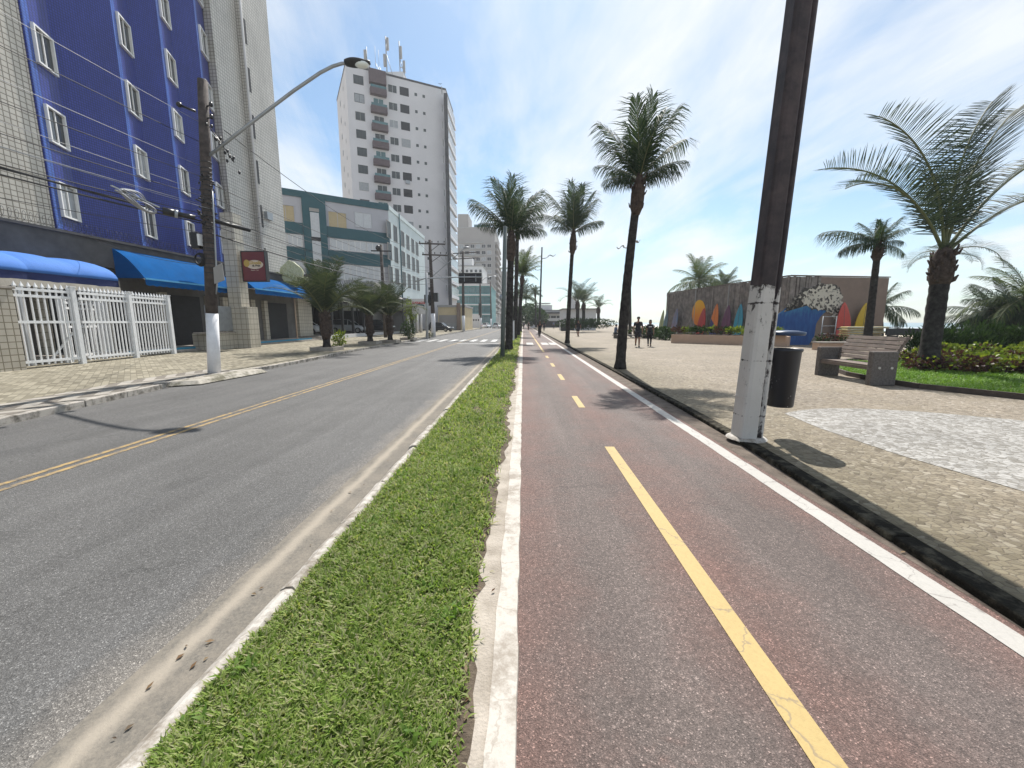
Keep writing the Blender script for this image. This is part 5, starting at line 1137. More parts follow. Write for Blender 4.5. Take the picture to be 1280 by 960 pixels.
tq = NT('peeling_white_pole_paint'); ob = tq.obj(); ox, oy, oz = tq.sep(ob)
nz = tq.noise(5.5, 12, .8, vec=tq.comb(tq.math('MULTIPLY', ox, 2.2), oy, tq.math('MULTIPLY', oz, .8)))
grv = tq.math('SUBTRACT', ox, tq.math('MULTIPLY', oz, D2.x / D2.z))          # across the pole, whatever its lean
gm_ = tq.ramp(grv, [(.035, 0.), (.06, .13), (.10, .13), (.13, .02)]); up_ = tq.ramp(tq.math('MULTIPLY', oz, .5), [(.5, 0.), (.93, .05), (.985, .2)])
wear = tq.math('ADD', tq.math('ADD', nz, gm_), up_)
band = tq.ramp(tq.math('PINGPONG', tq.math('ADD', oz, -.32), .36), [(.0, .12), (.02, 0.)]) 
tq.bump(tq.noise(60., 6), .35, .006)
cwh = tq.mix(tq.noise(2.5, 8, .7), (.44, .415, .385), (.62, .60, .57))
m['peel'] = tq.fin(tq.mix(tq.ramp(tq.math('ADD', wear, band), [(.60, 0.), (.655, 1.)]), cwh, (.045, .036, .034)), .75, 0, .3)
b = MB(); pole_seg(b, -.03, 1.97, 12, .325, .29, 1); b.build('painted_foot', m['peel'], t, local=True)
b = MB(); pole_seg(b, 1.975, D2.z, 16, .289, .262, -1); b.build('shaft', m['brownpole'], t, local=True)
for z in (.55, .98, 3.42):
    b = MB(); p = D2 * (z / D2.z); ww = .333 - .018 * z; r0 = pole_ring(p, ww, ww * .9); r1 = pole_ring(p + Vector((0, 0, .022)), ww, ww * .9); k = len(r0)
    b.add(r0 + r1, [(a, (a+1) % k, k+(a+1) % k, k+a) for a in range(k)] + [tuple(range(k))[::-1], tuple(range(k, 2*k))]); b.build('strap', m['peel'] if z < 2 else m['brownpole'], t, local=True)
b = MB(); b.lathe((.0, 0, 0), [(.0, .03), (.20, .03), (.235, .012), (.25, -.004)], 18); b.build('plaster_collar', m['kerb_white'], t, local=True)
bc = Vector((3.42, 5.33, .50))
t = thing('litter_bin', 'black round litter bin with raised lid fixed to the leaning pole', 'litter bin', bc)
b = MB(); b.lathe((0, 0, 0), [(0, 0), (.148, 0), (.158, .012), (.186, .72), (.200, .735), (.200, .76), (.188, .765), (.182, .74), (.15, .02), (0, .02)], 28)
tb = NT('bin_plastic'); oz = tb.sep(tb.obj()); spl = tb.voro(34.); w_ = tb.math('MULTIPLY', tb.ramp(tb.noise(5., 6, .7), [(.52, 0.), (.60, 1.)]), tb.ramp(spl, [(.16, 1.), (.24, 0.)]))
w2 = tb.math('MULTIPLY', w_, tb.ramp(oz[2], [(.05, 1.), (.6, 0.)]))
m['bin'] = tb.fin(tb.mix(w2, (.016, .017, .024), (.55, .55, .56)), .42, 0, .5)
b.build('bucket', m['bin'], t, local=True)
b = MB(); b.lathe((.0, 0, .955), [(0, -.02), (.20, -.02), (.212, 0), (.208, .022), (.12, .04), (0, .046)], 28); b.build('lid', M('bin_lid', (.028, .05, .10), .35, .2, 4.), t, local=True)
b = MB(); b.box(-.17, -.03, -.03, .03, .84, .935); b.build('lid_bracket', m['planter'], t, local=True)
b = MB(); b.bar((-.35, -.02, .60), (-.17, -.02, .60), .05, .04); b.bar((-.35, -.02, .25), (-.16, -.02, .25), .05, .04); b.build('fixing_bracket', m['dark'], t, local=True)

# ------------------------------------------------------------------ bench
A0 = Vector((8.24, 9.59, .12)); A1 = Vector((8.38, 11.62, .12)); ax = (A1 - A0); BL = ax.length; ax.normalize()
t = thing('park_bench', 'concrete ended bench with grey wooden slats beside the lawn', 'bench', A0, atan2(ax.y, ax.x))
# local x runs along the bench, local -y is away from the path
for x in (0., BL - .16):
    b = MB(); b.box(x, x + .16, -.52, .03, 0, .80); b.build('end_panel', m['bench_conc'], t, local=True, bev=.015)
bo = MB()
for y in (-.13, -.40): bo.tube([(-.012, y, .42), (.0, y, .42)], .028, 12)
bo.build('bolt', m['steel'], t, local=True)
for i in range(4):
    y = -.02 - .125 * i; b = MB(); b.box(.162, BL - .162, y - .115, y, .435, .475); b.build('seat_slat', m['wood'], t, local=True, bev=.006)
b = MB(); b.box(.162, BL - .162, -.03, .0, .36, .432); b.build('seat_rail', m['wood'], t, local=True)
for i in range(6):
    z0 = .55 + i * .098; o_ = -.44 - .055 * i; b = MB(); b.bar((.10, o_, z0 + .045), (BL - .10, o_, z0 + .045), .03, .09, up=(0, -.42, 1)); b.build('back_slat', m['wood'], t, local=True, bev=.005)
for x in (.14, BL - .19):
    b = MB(); b.bar((x + .02, -.42, .42), (x + .02, -.80, 1.14), .05, .04); b.build('back_support', m['wood'], t, local=True)

# ------------------------------------------------------------------ surf mural wall
WA = Vector((15.0, 43.)); WB = Vector((17.35, 27.2)); WE = Vector((24.6, 28.4)); WH = 4.55
sw = thing('mural_wall', 'tall slatted wooden wall turning into a brown wall painted with a breaking wave', 'wall', (WB.x, WB.y, .12))
f = Face(sw, WA, WB); g_ = Face(sw, WB, WE)
nb = 62
for fc, t0, t1, n_ in ((f, 0, f.L, 78), (g_, 0, g_.L * .30, 10)):
    b = MB()
    for i in range(n_):
        a = t0 + (t1 - t0) * i / n_; w = (t1 - t0) / n_ * U(.72, .92); p = [fc.at(a, 0, U(.02, .07)), fc.at(a + w, 0, U(.02, .07)), fc.at(a + w, 0, -.03), fc.at(a, 0, -.03)]
        b.prism([(q.x, q.y) for q in p], .12, WH + U(-.02, .03))
    b.build('slat_cladding', m['slat'], sw)
f.slab('backing', 'kerb_dark', 0, f.L, .1, WH - .05, -.035, -.2)
g_.slab('backing', 'kerb_dark', 0, g_.L * .30, .1, WH - .05, -.035, -.2)
g_.slab('brown_wall', 'brownwall', g_.L * .30, g_.L, .1, WH, .03, -2.5)
g_.slab('top_rail', 'wood', -.05, g_.L + .05, WH + .032, WH + .09, .1, -.15); f.slab('top_rail', 'wood', 0, f.L - .06, WH + .032, WH + .09, .1, -.15)
for fr_ in (.33, .62): f.slab('pale_joint_post', 'plaster_grey', f.L * fr_, f.L * fr_ + .09, .12, WH + .03, .10, -.05)
def gp_(u, v): a = g_.t(u); return (a, g_.z(u, v))
def fp_(u, v): a = f.t(u); return (a, f.z(u, v))
tm = NT('wave_mural_blue'); ob = tm.obj(); _, _, wz = tm.sep(ob)
st_ = tm.noise(2.2, 7, .7, vec=tm.comb(tm.math('MULTIPLY', tm.sep(ob)[0], 2.2), 0.0, tm.math('MULTIPLY', wz, .5)))
m['wave'] = tm.fin(tm.mix(tm.ramp(tm.math('ADD', tm.math('MULTIPLY', wz, .16), tm.math('MULTIPLY', tm.math('SUBTRACT', st_, .5), .55)), [(.30, 0.), (.62, 1.)]), tm.mix(tm.ramp(st_, [(.4, 0.), (.7, 1.)]), (.018, .07, .24), (.028, .12, .34)), (.06, .30, .40)), .7, 0, .3)
tf = NT('wave_mural_foam'); vv = tf.n('ShaderNodeTexVoronoi', i={'Vector': tf.obj(), 'Scale': 7.5}); nn = tf.noise(5., 7, .75)
m['foam'] = tf.fin(tf.mix(tf.ramp(tf.math('ADD', tf.math('MULTIPLY', tf.sep(vv.outputs['Color'])[0], .5), tf.math('MULTIPLY', nn, .6)), [(.42, 0.), (.55, 1.)]), (.085, .075, .065), (.60, .55, .46)), .8, 0, .2)
m['foam_dark'] = M('wave_mural_dark_spray', (.085, .075, .068), .85, .4, 6., col2=(.42, .38, .32), th=(.5, .62))
def mural(fc, name, mat, poly, out, th=.02):
    b = MB(); b.plate(fc.at(0, 0, out), fc.d, (0, 0, 1), poly, th); return b.build(name, m[mat], sw)
rag = lambda pts, j, k=4: [(pts[i][0] + (pts[(i+1) % len(pts)][0] - pts[i][0]) * s_ / k + U(-j, j), pts[i][1] + (pts[(i+1) % len(pts)][1] - pts[i][1]) * s_ / k + U(-j, j)) for i in range(len(pts)) for s_ in range(k)]
gq = lambda L_: [gp_(u, v) for u, v in L_]
mural(g_, 'wave_mural', 'wave', rag(gq([(968, 433), (968, 394), (982, 383), (991, 376), (1000, 374), (1009, 384), (1024, 388), (1032, 387), (1024, 394), (1019, 404), (1018, 420), (1011, 434)])[::-1], .03), .082)
mural(g_, 'foam_mural', 'foam', rag(gq([(994, 371), (1000, 365), (1009, 359.5), (1020, 356.5), (1033, 357), (1042, 362), (1047, 372), (1048, 381), (1045, 388), (1044, 396), (1040, 399), (1036, 391), (1028, 388.5), (1015, 387.5), (1003, 382)])[::-1], .11, 7), .105)
mural(g_, 'spray_mural', 'foam_dark', rag(gq([(977, 388), (986, 374), (1000, 361), (1016, 355), (1032, 354.5), (1043, 361), (1047, 370), (1036, 366), (1018, 364), (1004, 368), (996, 374), (986, 381)])[::-1], .12, 6), .09)
# painted sun and board shapes on the slats
ts = NT('sun_mural'); zz = ts.sep(ts.obj())[2]; m['sunm'] = ts.fin(ts.ramp(ts.math('DIVIDE', ts.math('SUBTRACT', zz, .8), 2.6), [(0., (.62, .14, .02)), (.5, (.72, .24, .02)), (1., (.76, .42, .03))]), .6, 0, .3)
a0, z0 = fp_(873.5, 391); a1, z1 = fp_(866, 391); rx = abs(a1 - a0); rz = f.z(873, 375) - z0
mural(f, 'sun_mural', 'sunm', [(a0 + rx * 1.05 * cos(2*pi*i/36), z0 + rz * sin(2*pi*i/36)) for i in range(36)], .075)
SB = {}
def surfboard(label, fc, u0, u1, vt, vb, mat, out=.35, tilt=.10, zb=None, lean=.22, band=None):
    f0_ = fc; fc = Face.__new__(Face); fc.__dict__.update(f0_.__dict__); fc.P = f0_.P + f0_.n * (out + lean * .5)
    a = fc.t((u0 + u1) / 2); w = abs(fc.t(u1) - fc.t(u0)) ; zt = fc.z((u0 + u1) / 2, vt); zb = zb if zb is not None else .12; h = zt - zb
    t = thing('surfboard', label, 'surfboard', fc.at(a, zb, lean * .5), fc.rz, 'upright surfboards along the mural wall'); b = MB(); ol = []; N = 20
    for sd in (1, -1):
        for i in range(N + 1):
            q = i / N if sd > 0 else 1 - i / N; ww = w / 2 * (sin(pi * (.13 + .87 * q)) ** .75 if q > .45 else .92 + .08 * (q/.45)) if q < 1 else 0
            ol.append((sd * ww, q * h))
    ol = [p for i, p in enumerate(ol) if i == 0 or (abs(p[0] - ol[i-1][0]) + abs(p[1] - ol[i-1][1])) > 1e-4]
    up_ = Vector((sin(tilt), lean / h, 1)).normalized()
    b.plate((0, 0, 0), (1, 0, 0), up_, ol, .06); o = b.build('board', m[mat] if mat in m else mat, t, local=True, bev=.012)
    b = MB(); b.bar(Vector((0, -.066, 0)) + up_ * .15, Vector((0, -.066, 0)) + up_ * h * .93, .02, .012); b.build('stringer', m['wood'], t, local=True)
    if band:
        b = MB(); b.plate(Vector((0, -.063, 0)) + up_ * h * .36, (1, 0, 0), up_, [(-w*.48, 0), (w*.48, 0), (w*.48, .1), (-w*.48, .1)], .008); b.build('band', m['roof_dark'], t, local=True)
    return t
cm = lambda n, c, c2=None: M(n, c, .35, .12, 1.2, col2=c2)
surfboard('pale lime surfboard standing at the far end of the mural wall', Face(sw, WA + Vector((-1.4, .6)), WA), 822.6, 827.8, 386.5, 0, cm('lime_board', (.42, .44, .22)), .2)
surfboard('green and blue grey surfboard second from the far end of the wall', Face(sw, WA + Vector((-.9, .2)), WA + Vector((.2, -.1))), 827.5, 832.5, 386.8, 0, cm('seagreen_board', (.20, .30, .27), (.16, .24, .34)), .3)
surfboard('mauve and blue surfboard against the far slats', f, 839.5, 846, 385.5, 0, cm('mauve_board', (.30, .18, .22), (.10, .22, .36)))
surfboard('tall red surfboard leaning in front of the painted sun', f, 872, 881, 385, 0, cm('crimson_board', (.42, .035, .035)), .5, .06)
surfboard('orange surfboard with a dark blue lower half', f, 888, 897, 379.5, 0, NT('orange_blue_board').mat, .35, .04)
tt_ = NT('orange_blue_paint'); oo = tt_.sep(tt_.obj()); m['obb'] = tt_.fin(tt_.mix(tt_.ramp(tt_.math('ADD', oo[2], tt_.math('MULTIPLY', oo[0], .9)), [(.47 * 3, 0.), (.475 * 3, 1.)]) if False else tt_.ramp(tt_.math('MULTIPLY', tt_.math('ADD', oo[2], tt_.math('MULTIPLY', oo[0], .9)), .25), [(.36, 0.), (.37, 1.)]), (.035, .04, .14), (.62, .17, .03)), .4, 0, .4)
for o in bpy.data.objects:
    if o.type == 'MESH' and o.name.startswith('board') and o.data.materials and o.data.materials[0].name == 'orange_blue_board': o.data.materials[0] = m['obb']
surfboard('plum purple surfboard against the slats', f, 902.5, 913, 381, 0, cm('plum_board', (.115, .035, .085)), .35, .02)
surfboard('turquoise surfboard standing beside the leaning pole', f, 918, 928.5, 379.5, 0, cm('turquoise_board', (.03, .24, .34)), .35, .0)
surfboard('coral red surfboard with a dark band on the brown wall', g_, 1045, 1063, 377.5, 0, cm('coral_board', (.56, .08, .06)), .35, .0, band=True)
surfboard('yellow surfboard with a dark band at the end of the brown wall', g_, 1066, 1085, 378, 0, cm('yellow_board', (.62, .40, .02)), .35, .12, band=True)
# planter in front of the slats
pa = G(838.5, 428.7, .12); pc = G(984, 433.5, .12)
pl = thing('planter_trough', 'long low peach coloured planter trough in front of the slatted wall', 'planter', pa)
d = (pc - pa).normalized(); nrm = Vector((-d.y, d.x, 0)) * 1.1; zt = .12 + .62
if nrm.y < 0: nrm = -nrm
b = MB(); b.prism([(pa.x, pa.y), (pc.x, pc.y), (pc.x + nrm.x, pc.y + nrm.y), (pa.x + nrm.x, pa.y + nrm.y)], .1, zt); b.build('trough', m['planter'], pl, bev=.02)
b = MB(); i0 = nrm.normalized() * .12; b.prism([(pa.x + d.x*.12 + i0.x, pa.y + d.y*.12 + i0.y), (pc.x - d.x*.12 + i0.x, pc.y - d.y*.12 + i0.y), (pc.x + nrm.x - i0.x - d.x*.12, pc.y + nrm.y - i0.y - d.y*.12), (pa.x + nrm.x - i0.x + d.x*.12, pa.y + nrm.y - i0.y + d.y*.12)], zt - .01, zt + .03); b.build('soil', m['soil'], pl)
Lp = (pc - pa).length
for i in range(15):
    p = pa + d * (.4 + (Lp - 1.0) * i / 14) + nrm * (.35 + .3 * (i % 2)); q_ = i / 14
    kind = 'lime' if q_ > .55 or i % 4 == 1 else ('purple' if i % 3 == 0 else 'bush')
    bush('trough_plant', {'lime': 'bright yellow green rosette plant in the peach planter trough', 'purple': 'reddish leafy plant in the peach planter trough', 'bush': 'dark green leafy plant in the peach planter trough'}[kind], 'plant', (p.x, p.y, zt + .02), (.40, .40, .40), 130, .28, kind, 300 + i, kind + ' plants in the peach planter trough', stem=False, wid=.3, up=1.0)
for i in range(7):
    u = 796 + i * 9 if i < 3 else 822 + (i - 3) * 5.; p = AY(u, 424, 40 - i); p.z = .12
    bush('rock_plant', 'dark low plant at the seaward foot of the slatted wall', 'plant', p, (.8, .7, .9), 200, .3, 'bush', 330 + i, 'dark plants at the seaward foot of the wall', stem=False)
# stacked beach gear in front of the brown wall
q = AY(1052, 425, 23); 
for i in range(6):
    t = thing('folded_lounger', 'yellow folded beach lounger in the stack behind the bench', 'lounger', (q.x + .2 + .06 * (i % 2), 23, .62 + .13 * i), R(6 + 3 * ((i * 7) % 5 - 2)), 'yellow folded loungers stacked behind the bench'); b = MB(); b.box(-.2, 2.0, -.3, .3, 0, .10); b.build('cushion', m['sunm'] if False else cm('lounger_yellow', (.58, .46, .14), (.66, .58, .34)), t, local=True, bev=.03)
    b = MB(); b.tube([(-.25, -.31, .05), (2.05, -.31, .05)], .018, 6); b.tube([(-.25, .31, .05), (2.05, .31, .05)], .018, 6); b.build('frame', m['galv'], t, local=True)
t = thing('gear_table', 'low dark trestle table carrying the stacked yellow loungers', 'table', (q.x + 1, 23, .12)); b = MB(); b.box(q.x - .3, q.x + 2.4, 22.6, 23.4, .56, .61); b.build('table_top', m['wood'], t)
for dx in (-.2, 2.2):
    for dy in (-.3, .3):
        b = MB(); b.box(q.x + dx, q.x + dx + .06, 23 + dy, 23 + dy + .06, .12, .56); b.build('leg', m['dark'], t)
q = AY(1035, 428, 23.4); t = thing('metal_rack', 'grey metal rack standing before the painted wave', 'rack', (q.x, 23.4, .12)); b = MB()
for dx in (-.38, .38): b.tube([(q.x + dx - .08, 23.4, .12), (q.x + dx + .1, 23.6, 1.95)], .022, 6)
b.build('upright', m['galv'], t); b = MB()
for z in (.5, .95, 1.4, 1.92): b.tube([(q.x - .36 + z * .05, 23.42 + z*.08, z), (q.x + .38 + z * .05, 23.42 + z*.08, z)], .018, 6)
b.build('rung', m['galv'], t)
q = AY(1045, 433, 22); t = thing('low_wall', 'low peach coloured block wall by the bench end', 'wall', q); b = MB(); b.box(q.x - .9, q.x + 1.6, 22, 22.5, .1, .5); b.build('block', m['planter'], t); b = MB(); b.box(q.x - .95, q.x + 1.65, 21.95, 22.55, .5, .56); b.build('coping', m['concrete'], t)
for i in range(5):
    p = AY(1026 + 6 * i, 430, 22.9); p.z = .12; bush('rock_plant', 'speckled low plant at the foot of the wave mural', 'plant', p, (.45, .35, .7), 110, .2, ['bush', 'purple'][i % 2], 350 + i, 'low plants at the foot of the wave mural', stem=False)
# dark low barrier and rail behind the bench
q0 = AY(1108, 424, 21); q1 = AY(1205, 424, 21); t = thing('beach_bench', 'dark low beach bench behind the garden bed, left of the big palm trunk', 'bench', (q0.x, 21, .12)); b = MB(); b.box(q0.x, q1.x, 21, 21.12, .95, 1.3); b.build('backrest', m['dark'], t); b = MB(); b.box(q0.x, q1.x, 20.5, 20.98, .5, .56); b.build('seat', m['wood'], t)
for f_ in (.03, .5, .97):
    b = MB(); xx = q0.x + (q1.x - q0.x) * f_; b.box(xx - .05, xx + .05, 20.55, 21.1, .12, .95); b.build('leg', m['dark'], t)
q0 = AY(1094, 418, 26); q1 = AY(1122, 418, 26); t = thing('hand_rail', 'thin grey tubular rail at the beach edge past the mural wall', 'railing', (q0.x, 26, .12)); b = MB(); zt = AY(1108, 409, 26).z; b.tube([(q0.x, 26, .1), (q0.x, 26, zt), (q1.x, 26, zt), (q1.x, 26, .1)], .035, 6); b.build('rail', m['galv'], t); b = MB(); b.tube([(q0.x, 26, zt * .55), (q1.x, 26, zt * .55)], .03, 6); b.build('mid_rail', m['galv'], t)
# ------------------------------------------------------------------ cars
def car(label, loc, rz, paintm, L=3.9, W=1.68, Hh=1.5, kind='hatch', group=None):
    t = thing('parked_car', label, 'car', loc, rz, group)
    x0, x1 = -L/2, L/2                       # local +x is the front
    if kind == 'hatch': st = [(x0, .78, .35, .80), (x0+.06, .80, .28, .92), (x0+.35, .83, .24, .95), (x0+1.0, .84, .22, .93), (0, .84, .22, .91), (x1-1.25, .84, .22, .90), (x1-.6, .82, .24, .82), (x1-.15, .76, .28, .70), (x1, .62, .36, .58)]; rf = [(x0+.12, .93, .62), (x0+.45, Hh-.02, .56), (0, Hh, .56), (x1-1.75, Hh-.05, .55), (x1-1.05, .92, .64)]
    else: st = [(x0, .76, .38, .86), (x0+.1, .80, .3, .95), (x0+.9, .84, .24, .97), (0, .84, .22, .93), (x1-1.2, .84, .22, .92), (x1-.5, .82, .24, .84), (x1, .66, .38, .62)]; rf = [(x0+.75, .95, .62), (x0+1.25, Hh, .55), (0, Hh+.02, .55), (x1-1.9, Hh-.03, .55), (x1-1.15, .93, .64)]
    b = MB(); k = W / 1.68; R_ = []
    for x, hw, zb, zt in st:
        hw *= k; R_.append([(x, -hw*.94, zb), (x, -hw, zb+.16), (x, -hw*1.0, (zb+zt)/2+.05), (x, -hw*.95, zt-.04), (x, -hw*.80, zt), (x, hw*.80, zt), (x, hw*.95, zt-.04), (x, hw, (zb+zt)/2+.05), (x, hw, zb+.16), (x, hw*.94, zb)])
    n = len(R_); b.add([p for r in R_ for p in r], [(i*10+a, i*10+(a+1) % 10, i*10+10+(a+1) % 10, i*10+10+a) for i in range(n-1) for a in range(10)] + [tuple(range(10))[::-1], tuple((n-1)*10+a for a in range(10))], 0, True)
    Q = [[(x, -hw*k*1.0, z) , (x, -hw*k*.86, z + .025), (x, hw*k*.86, z + .025), (x, hw*k, z)] for x, z, hw in rf]
    b.add([p for r in Q for p in r], [(i*4+a, i*4+a+1, i*4+5+a, i*4+4+a) for i in range(1, 3) for a in range(3)], 0, True)
    for sd in (-1, 1):
        for i0, i1 in ((0, 1), (3, 4)):
            a = Q[i0][0 if sd < 0 else 3]; c = Q[i1][0 if sd < 0 else 3]; b.bar(a, c, .07, .07)
        xm = .1; b.bar((xm, sd*.70*k, .92), (xm, sd*.57*k, Hh-.01), .07, .05)
    b.build('body', m[paintm], t, local=True)
    for sd in (-1, 1):
        pts = [(x, sd*(hw*k - .012), z - (.012 if 0 < i < 4 else 0)) for i, (x, z, hw) in enumerate(rf)]; b = MB(); b.sheet(pts if sd < 0 else pts[::-1]); b.build('side_window', m['glass'], t, local=True)
    for nm, i0, i1 in (('rear_window', 0, 1), ('windscreen', 3, 4)):
        b = MB(); b.sheet([Q[i0][0], Q[i0][3], Q[i1][3], Q[i1][0]][::-1]); b.build(nm, m['glass'], t, local=True)
    for wx in (x0 + .72, x1 - .72):
        for sd in (-1, 1):
            y = sd * (.80 * k); b = MB(); b.lathe((0,0,0), [(.19, -.1), (.29, -.1), (.31, -.06), (.31, .06), (.29, .1), (.19, .1)], 22); vs = [(wx + x, y + z, .31 + yy) for x, yy, z in b.v]; b.v = vs; wb = b.build('wheel', m['rubber'], t, local=True)
            b = MB(); b.lathe((0,0,0), [(0, .085), (.07, .09), (.16, .075), (.2, .09)] if sd > 0 else [(0, -.085), (.07, -.09), (.16, -.075), (.2, -.09)], 18); b.v = [(wx + x, y + z, .31 + yy) for x, yy, z in b.v]; b.build('rim', m['steel'], wb, local=True)
    for sd in (-1, 1):
        b = MB(); b.ell((x1 - .12, sd*.56*k, .66), (.12, .15, .08), 10, 6); b.build('headlight', m['lamp_lens'], t, local=True)
        b = MB(); b.box(x0 - .012, x0 + .07, sd*.60*k - .09, sd*.60*k + .09, .70, .90); b.build('tail_light', m['red'], t, local=True)
        b = MB(); b.ell((x1 - 1.25, sd*(.92*k), .97), (.06, .09, .06), 8, 6); b.build('wing_mirror', m[paintm], t, local=True)
    return t
F0 = .42
car('white hatchback parked on the forecourt under the teal striped hotel', AX(436, 410, -19.8) * Vector((1, 1, 0)) if False else Vector((AY(436, 403, 45).x, 45, F0)), R(4), 'carsilver')
car('black sedan parked behind the dense kerbside palm', Vector((AY(469, 403, 50.5).x + .2, 50.5, F0)), R(8), 'cardark', 4.3, kind='sedan')
car('white pickup like car partly hidden behind the dark veranda posts', Vector((AY(377, 403, 39).x, 39.2, F0)), R(-4), 'carwhite', 4.3, Hh=1.6, kind='sedan')
car('black hatchback parked before the cream walled yard', Vector((AY(551, 403, 66).x, 66, .12)), R(-18), 'cardark', 4.1)
car('white car parked at the far kerb, left of the last thin pole', Vector((AY(608, 403, 116).x, 116, 0)), R(78), 'carwhite', 4.2, group='white cars far down the avenue')
car('white car standing farther up the avenue under the greybeige slab', Vector((AY(621, 403, 108).x, 108, 0)), R(84), 'carwhite', 4.2, group='white cars far down the avenue')
car('dark car far up the avenue just left of the median palms', Vector((AY(633.5, 403, 100).x, 100, 0)), R(88), 'cardark', 4.3, kind='sedan')

# ------------------------------------------------------------------ people
def skin_mesh(name, J, E, mat, sub=2, root=0):
    me = bpy.data.meshes.new(name); names = list(J); ix = {k: i for i, k in enumerate(names)}
    me.from_pydata([J[k][0] for k in names], [(ix[a], ix[b]) for a, b in E], [])
    o = bpy.data.objects.new(name, me); COL.objects.link(o); sk = o.modifiers.new('Skin', 'SKIN'); sk.use_smooth_shade = True; sk.branch_smoothing = .3
    for i, k in enumerate(names): me.skin_vertices[0].data[i].radius = (J[k][1], J[k][2] if len(J[k]) > 2 else J[k][1])
    me.skin_vertices[0].data[root].use_root = True
    o.modifiers.new('Sub', 'SUBSURF').levels = sub; o.modifiers['Sub'].render_levels = sub
    dg = bpy.context.evaluated_depsgraph_get(); dg.update(); r = bpy.data.meshes.new_from_object(o.evaluated_get(dg)); bpy.data.objects.remove(o)
    r.materials.clear(); r.materials.append(mat); r.name = name
    r.polygons.foreach_set('use_smooth', [True] * len(r.polygons)); return r
def person(label, loc, rz, h=1.75, pose='walk', shirt='cloth_black', legs='cloth_dark', long_legs=False, hair='short', name='person', group=None, female=False, ph=1):
    """faces local -y"""
    k = h / 1.75; t = thing(name, label, 'person', loc, rz, group); V = lambda x, y, z: Vector((x*k, y*k, z*k))
    sh = .165 if female else .19; J = {}
    pz = .95; sw = .17 if pose == 'walk' else 0
    kneeL, ankL = (V(.09, -.13*ph, .52), V(.09, -.20*ph, .085)); kneeR, ankR = (V(-.09, -.03*ph if ph > 0 else .10, .50), V(-.09, .24*ph, .13))
    if pose == 'stand': kneeL, ankL, kneeR, ankR = V(.1, -.02, .5), V(.10, .0, .08), V(-.1, -.02, .5), V(-.11, .02, .08)
    if pose == 'walk' and ph > 0: kneeR = V(-.09, .06, .50); ankR = V(-.09, .30, .15)
    off = V(0, 0, 0); lean = 0
    if pose == 'sit': off = V(0, 0, -.42); kneeL, ankL, kneeR, ankR = V(.1, -.45, .50), V(.1, -.45, .08), V(-.1, -.43, .50), V(-.1, -.38, .08); lean = -.06
    if pose == 'cycle': off = V(0, 0, .02); kneeL, ankL, kneeR, ankR = V(.1, -.33, .78), V(.1, -.16, .42), V(-.1, -.22, .55), V(-.1, -.08, .16); lean = -.22
    def T(x, y, z): return V(x, y + lean * max(0, (z - .95)) / .6, z) + off
    J['pelvis'] = (T(0, 0, .96), .135*k, .105*k); J['waist'] = (T(0, .0, 1.12), .118*k, .092*k); J['chest'] = (T(0, .01, 1.32), .155*k, .105*k); J['neckb'] = (T(0, .015, 1.47), .062*k); J['neck'] = (T(0, .0, 1.545), .052*k)
    J['jaw'] = (T(0, -.02, 1.60), .066*k, .072*k); J['head'] = (T(0, -.012, 1.665), .084*k, .100*k); J['crown'] = (T(0, -.004, 1.735), .062*k, .072*k)
    J['nose'] = (T(0, -.112, 1.645), .012*k)
    E = [('pelvis', 'waist'), ('waist', 'chest'), ('chest', 'neckb'), ('neckb', 'neck'), ('neck', 'jaw'), ('jaw', 'head'), ('head', 'crown'), ('head', 'nose')]
    for s, kn, an in ((1, kneeL, ankL), (-1, kneeR, ankR)):
        q = 'l' if s > 0 else 'r'
        J['hip'+q] = (T(s*.09, 0, .90), .092*k); J['knee'+q] = (kn, .058*k); J['calf'+q] = (kn.lerp(an, .35) + V(0, .02, 0), .055*k); J['ank'+q] = (an, .037*k); J['toe'+q] = (an + V(s*.015, -.15, -.05), .034*k, .026*k)
        E += [('pelvis', 'hip'+q), ('hip'+q, 'knee'+q), ('knee'+q, 'calf'+q), ('calf'+q, 'ank'+q), ('ank'+q, 'toe'+q)]
        swing = (-.10 if (s * ph) < 0 else .12) if pose == 'walk' else 0
        el, wr, ha = T(s*(sh+.055), .03 + swing*.5, 1.13), T(s*(sh+.06), -.05 + swing, .90), T(s*(sh+.055), -.07 + swing*1.15, .82)
        if pose == 'cycle': el, wr, ha = V(s*.26, -.36, 1.18), V(s*.25, -.56, 1.08), V(s*.25, -.63, 1.06)
        if pose == 'sit': el, wr, ha = V(s*.24, -.10, .72), V(s*.16, -.32, .62), V(s*.13, -.39, .60)
        J['sho'+q] = (T(s*sh, .01, 1.425), .062*k); J['elb'+q] = (el, .042*k); J['wri'+q] = (wr, .028*k); J['pal'+q] = (ha, .036*k, .02*k)
        E += [('chest', 'sho'+q), ('sho'+q, 'elb'+q), ('elb'+q, 'wri'+q), ('wri'+q, 'pal'+q)]
    J = {n_: (v_[0],) + tuple(r_ * (1 if n_ in ('jaw', 'head', 'crown', 'nose') or n_.startswith('pal') else 1.1) for r_ in v_[1:]) for n_, v_ in J.items()}
    me = skin_mesh('body', J, E, m['skin']); 
    b = MB(); b.v = [tuple(v.co) for v in me.vertices]; b.f = [list(p.vertices) for p in me.polygons]; b.m = [0]*len(b.f); b.s = [True]*len(b.f)
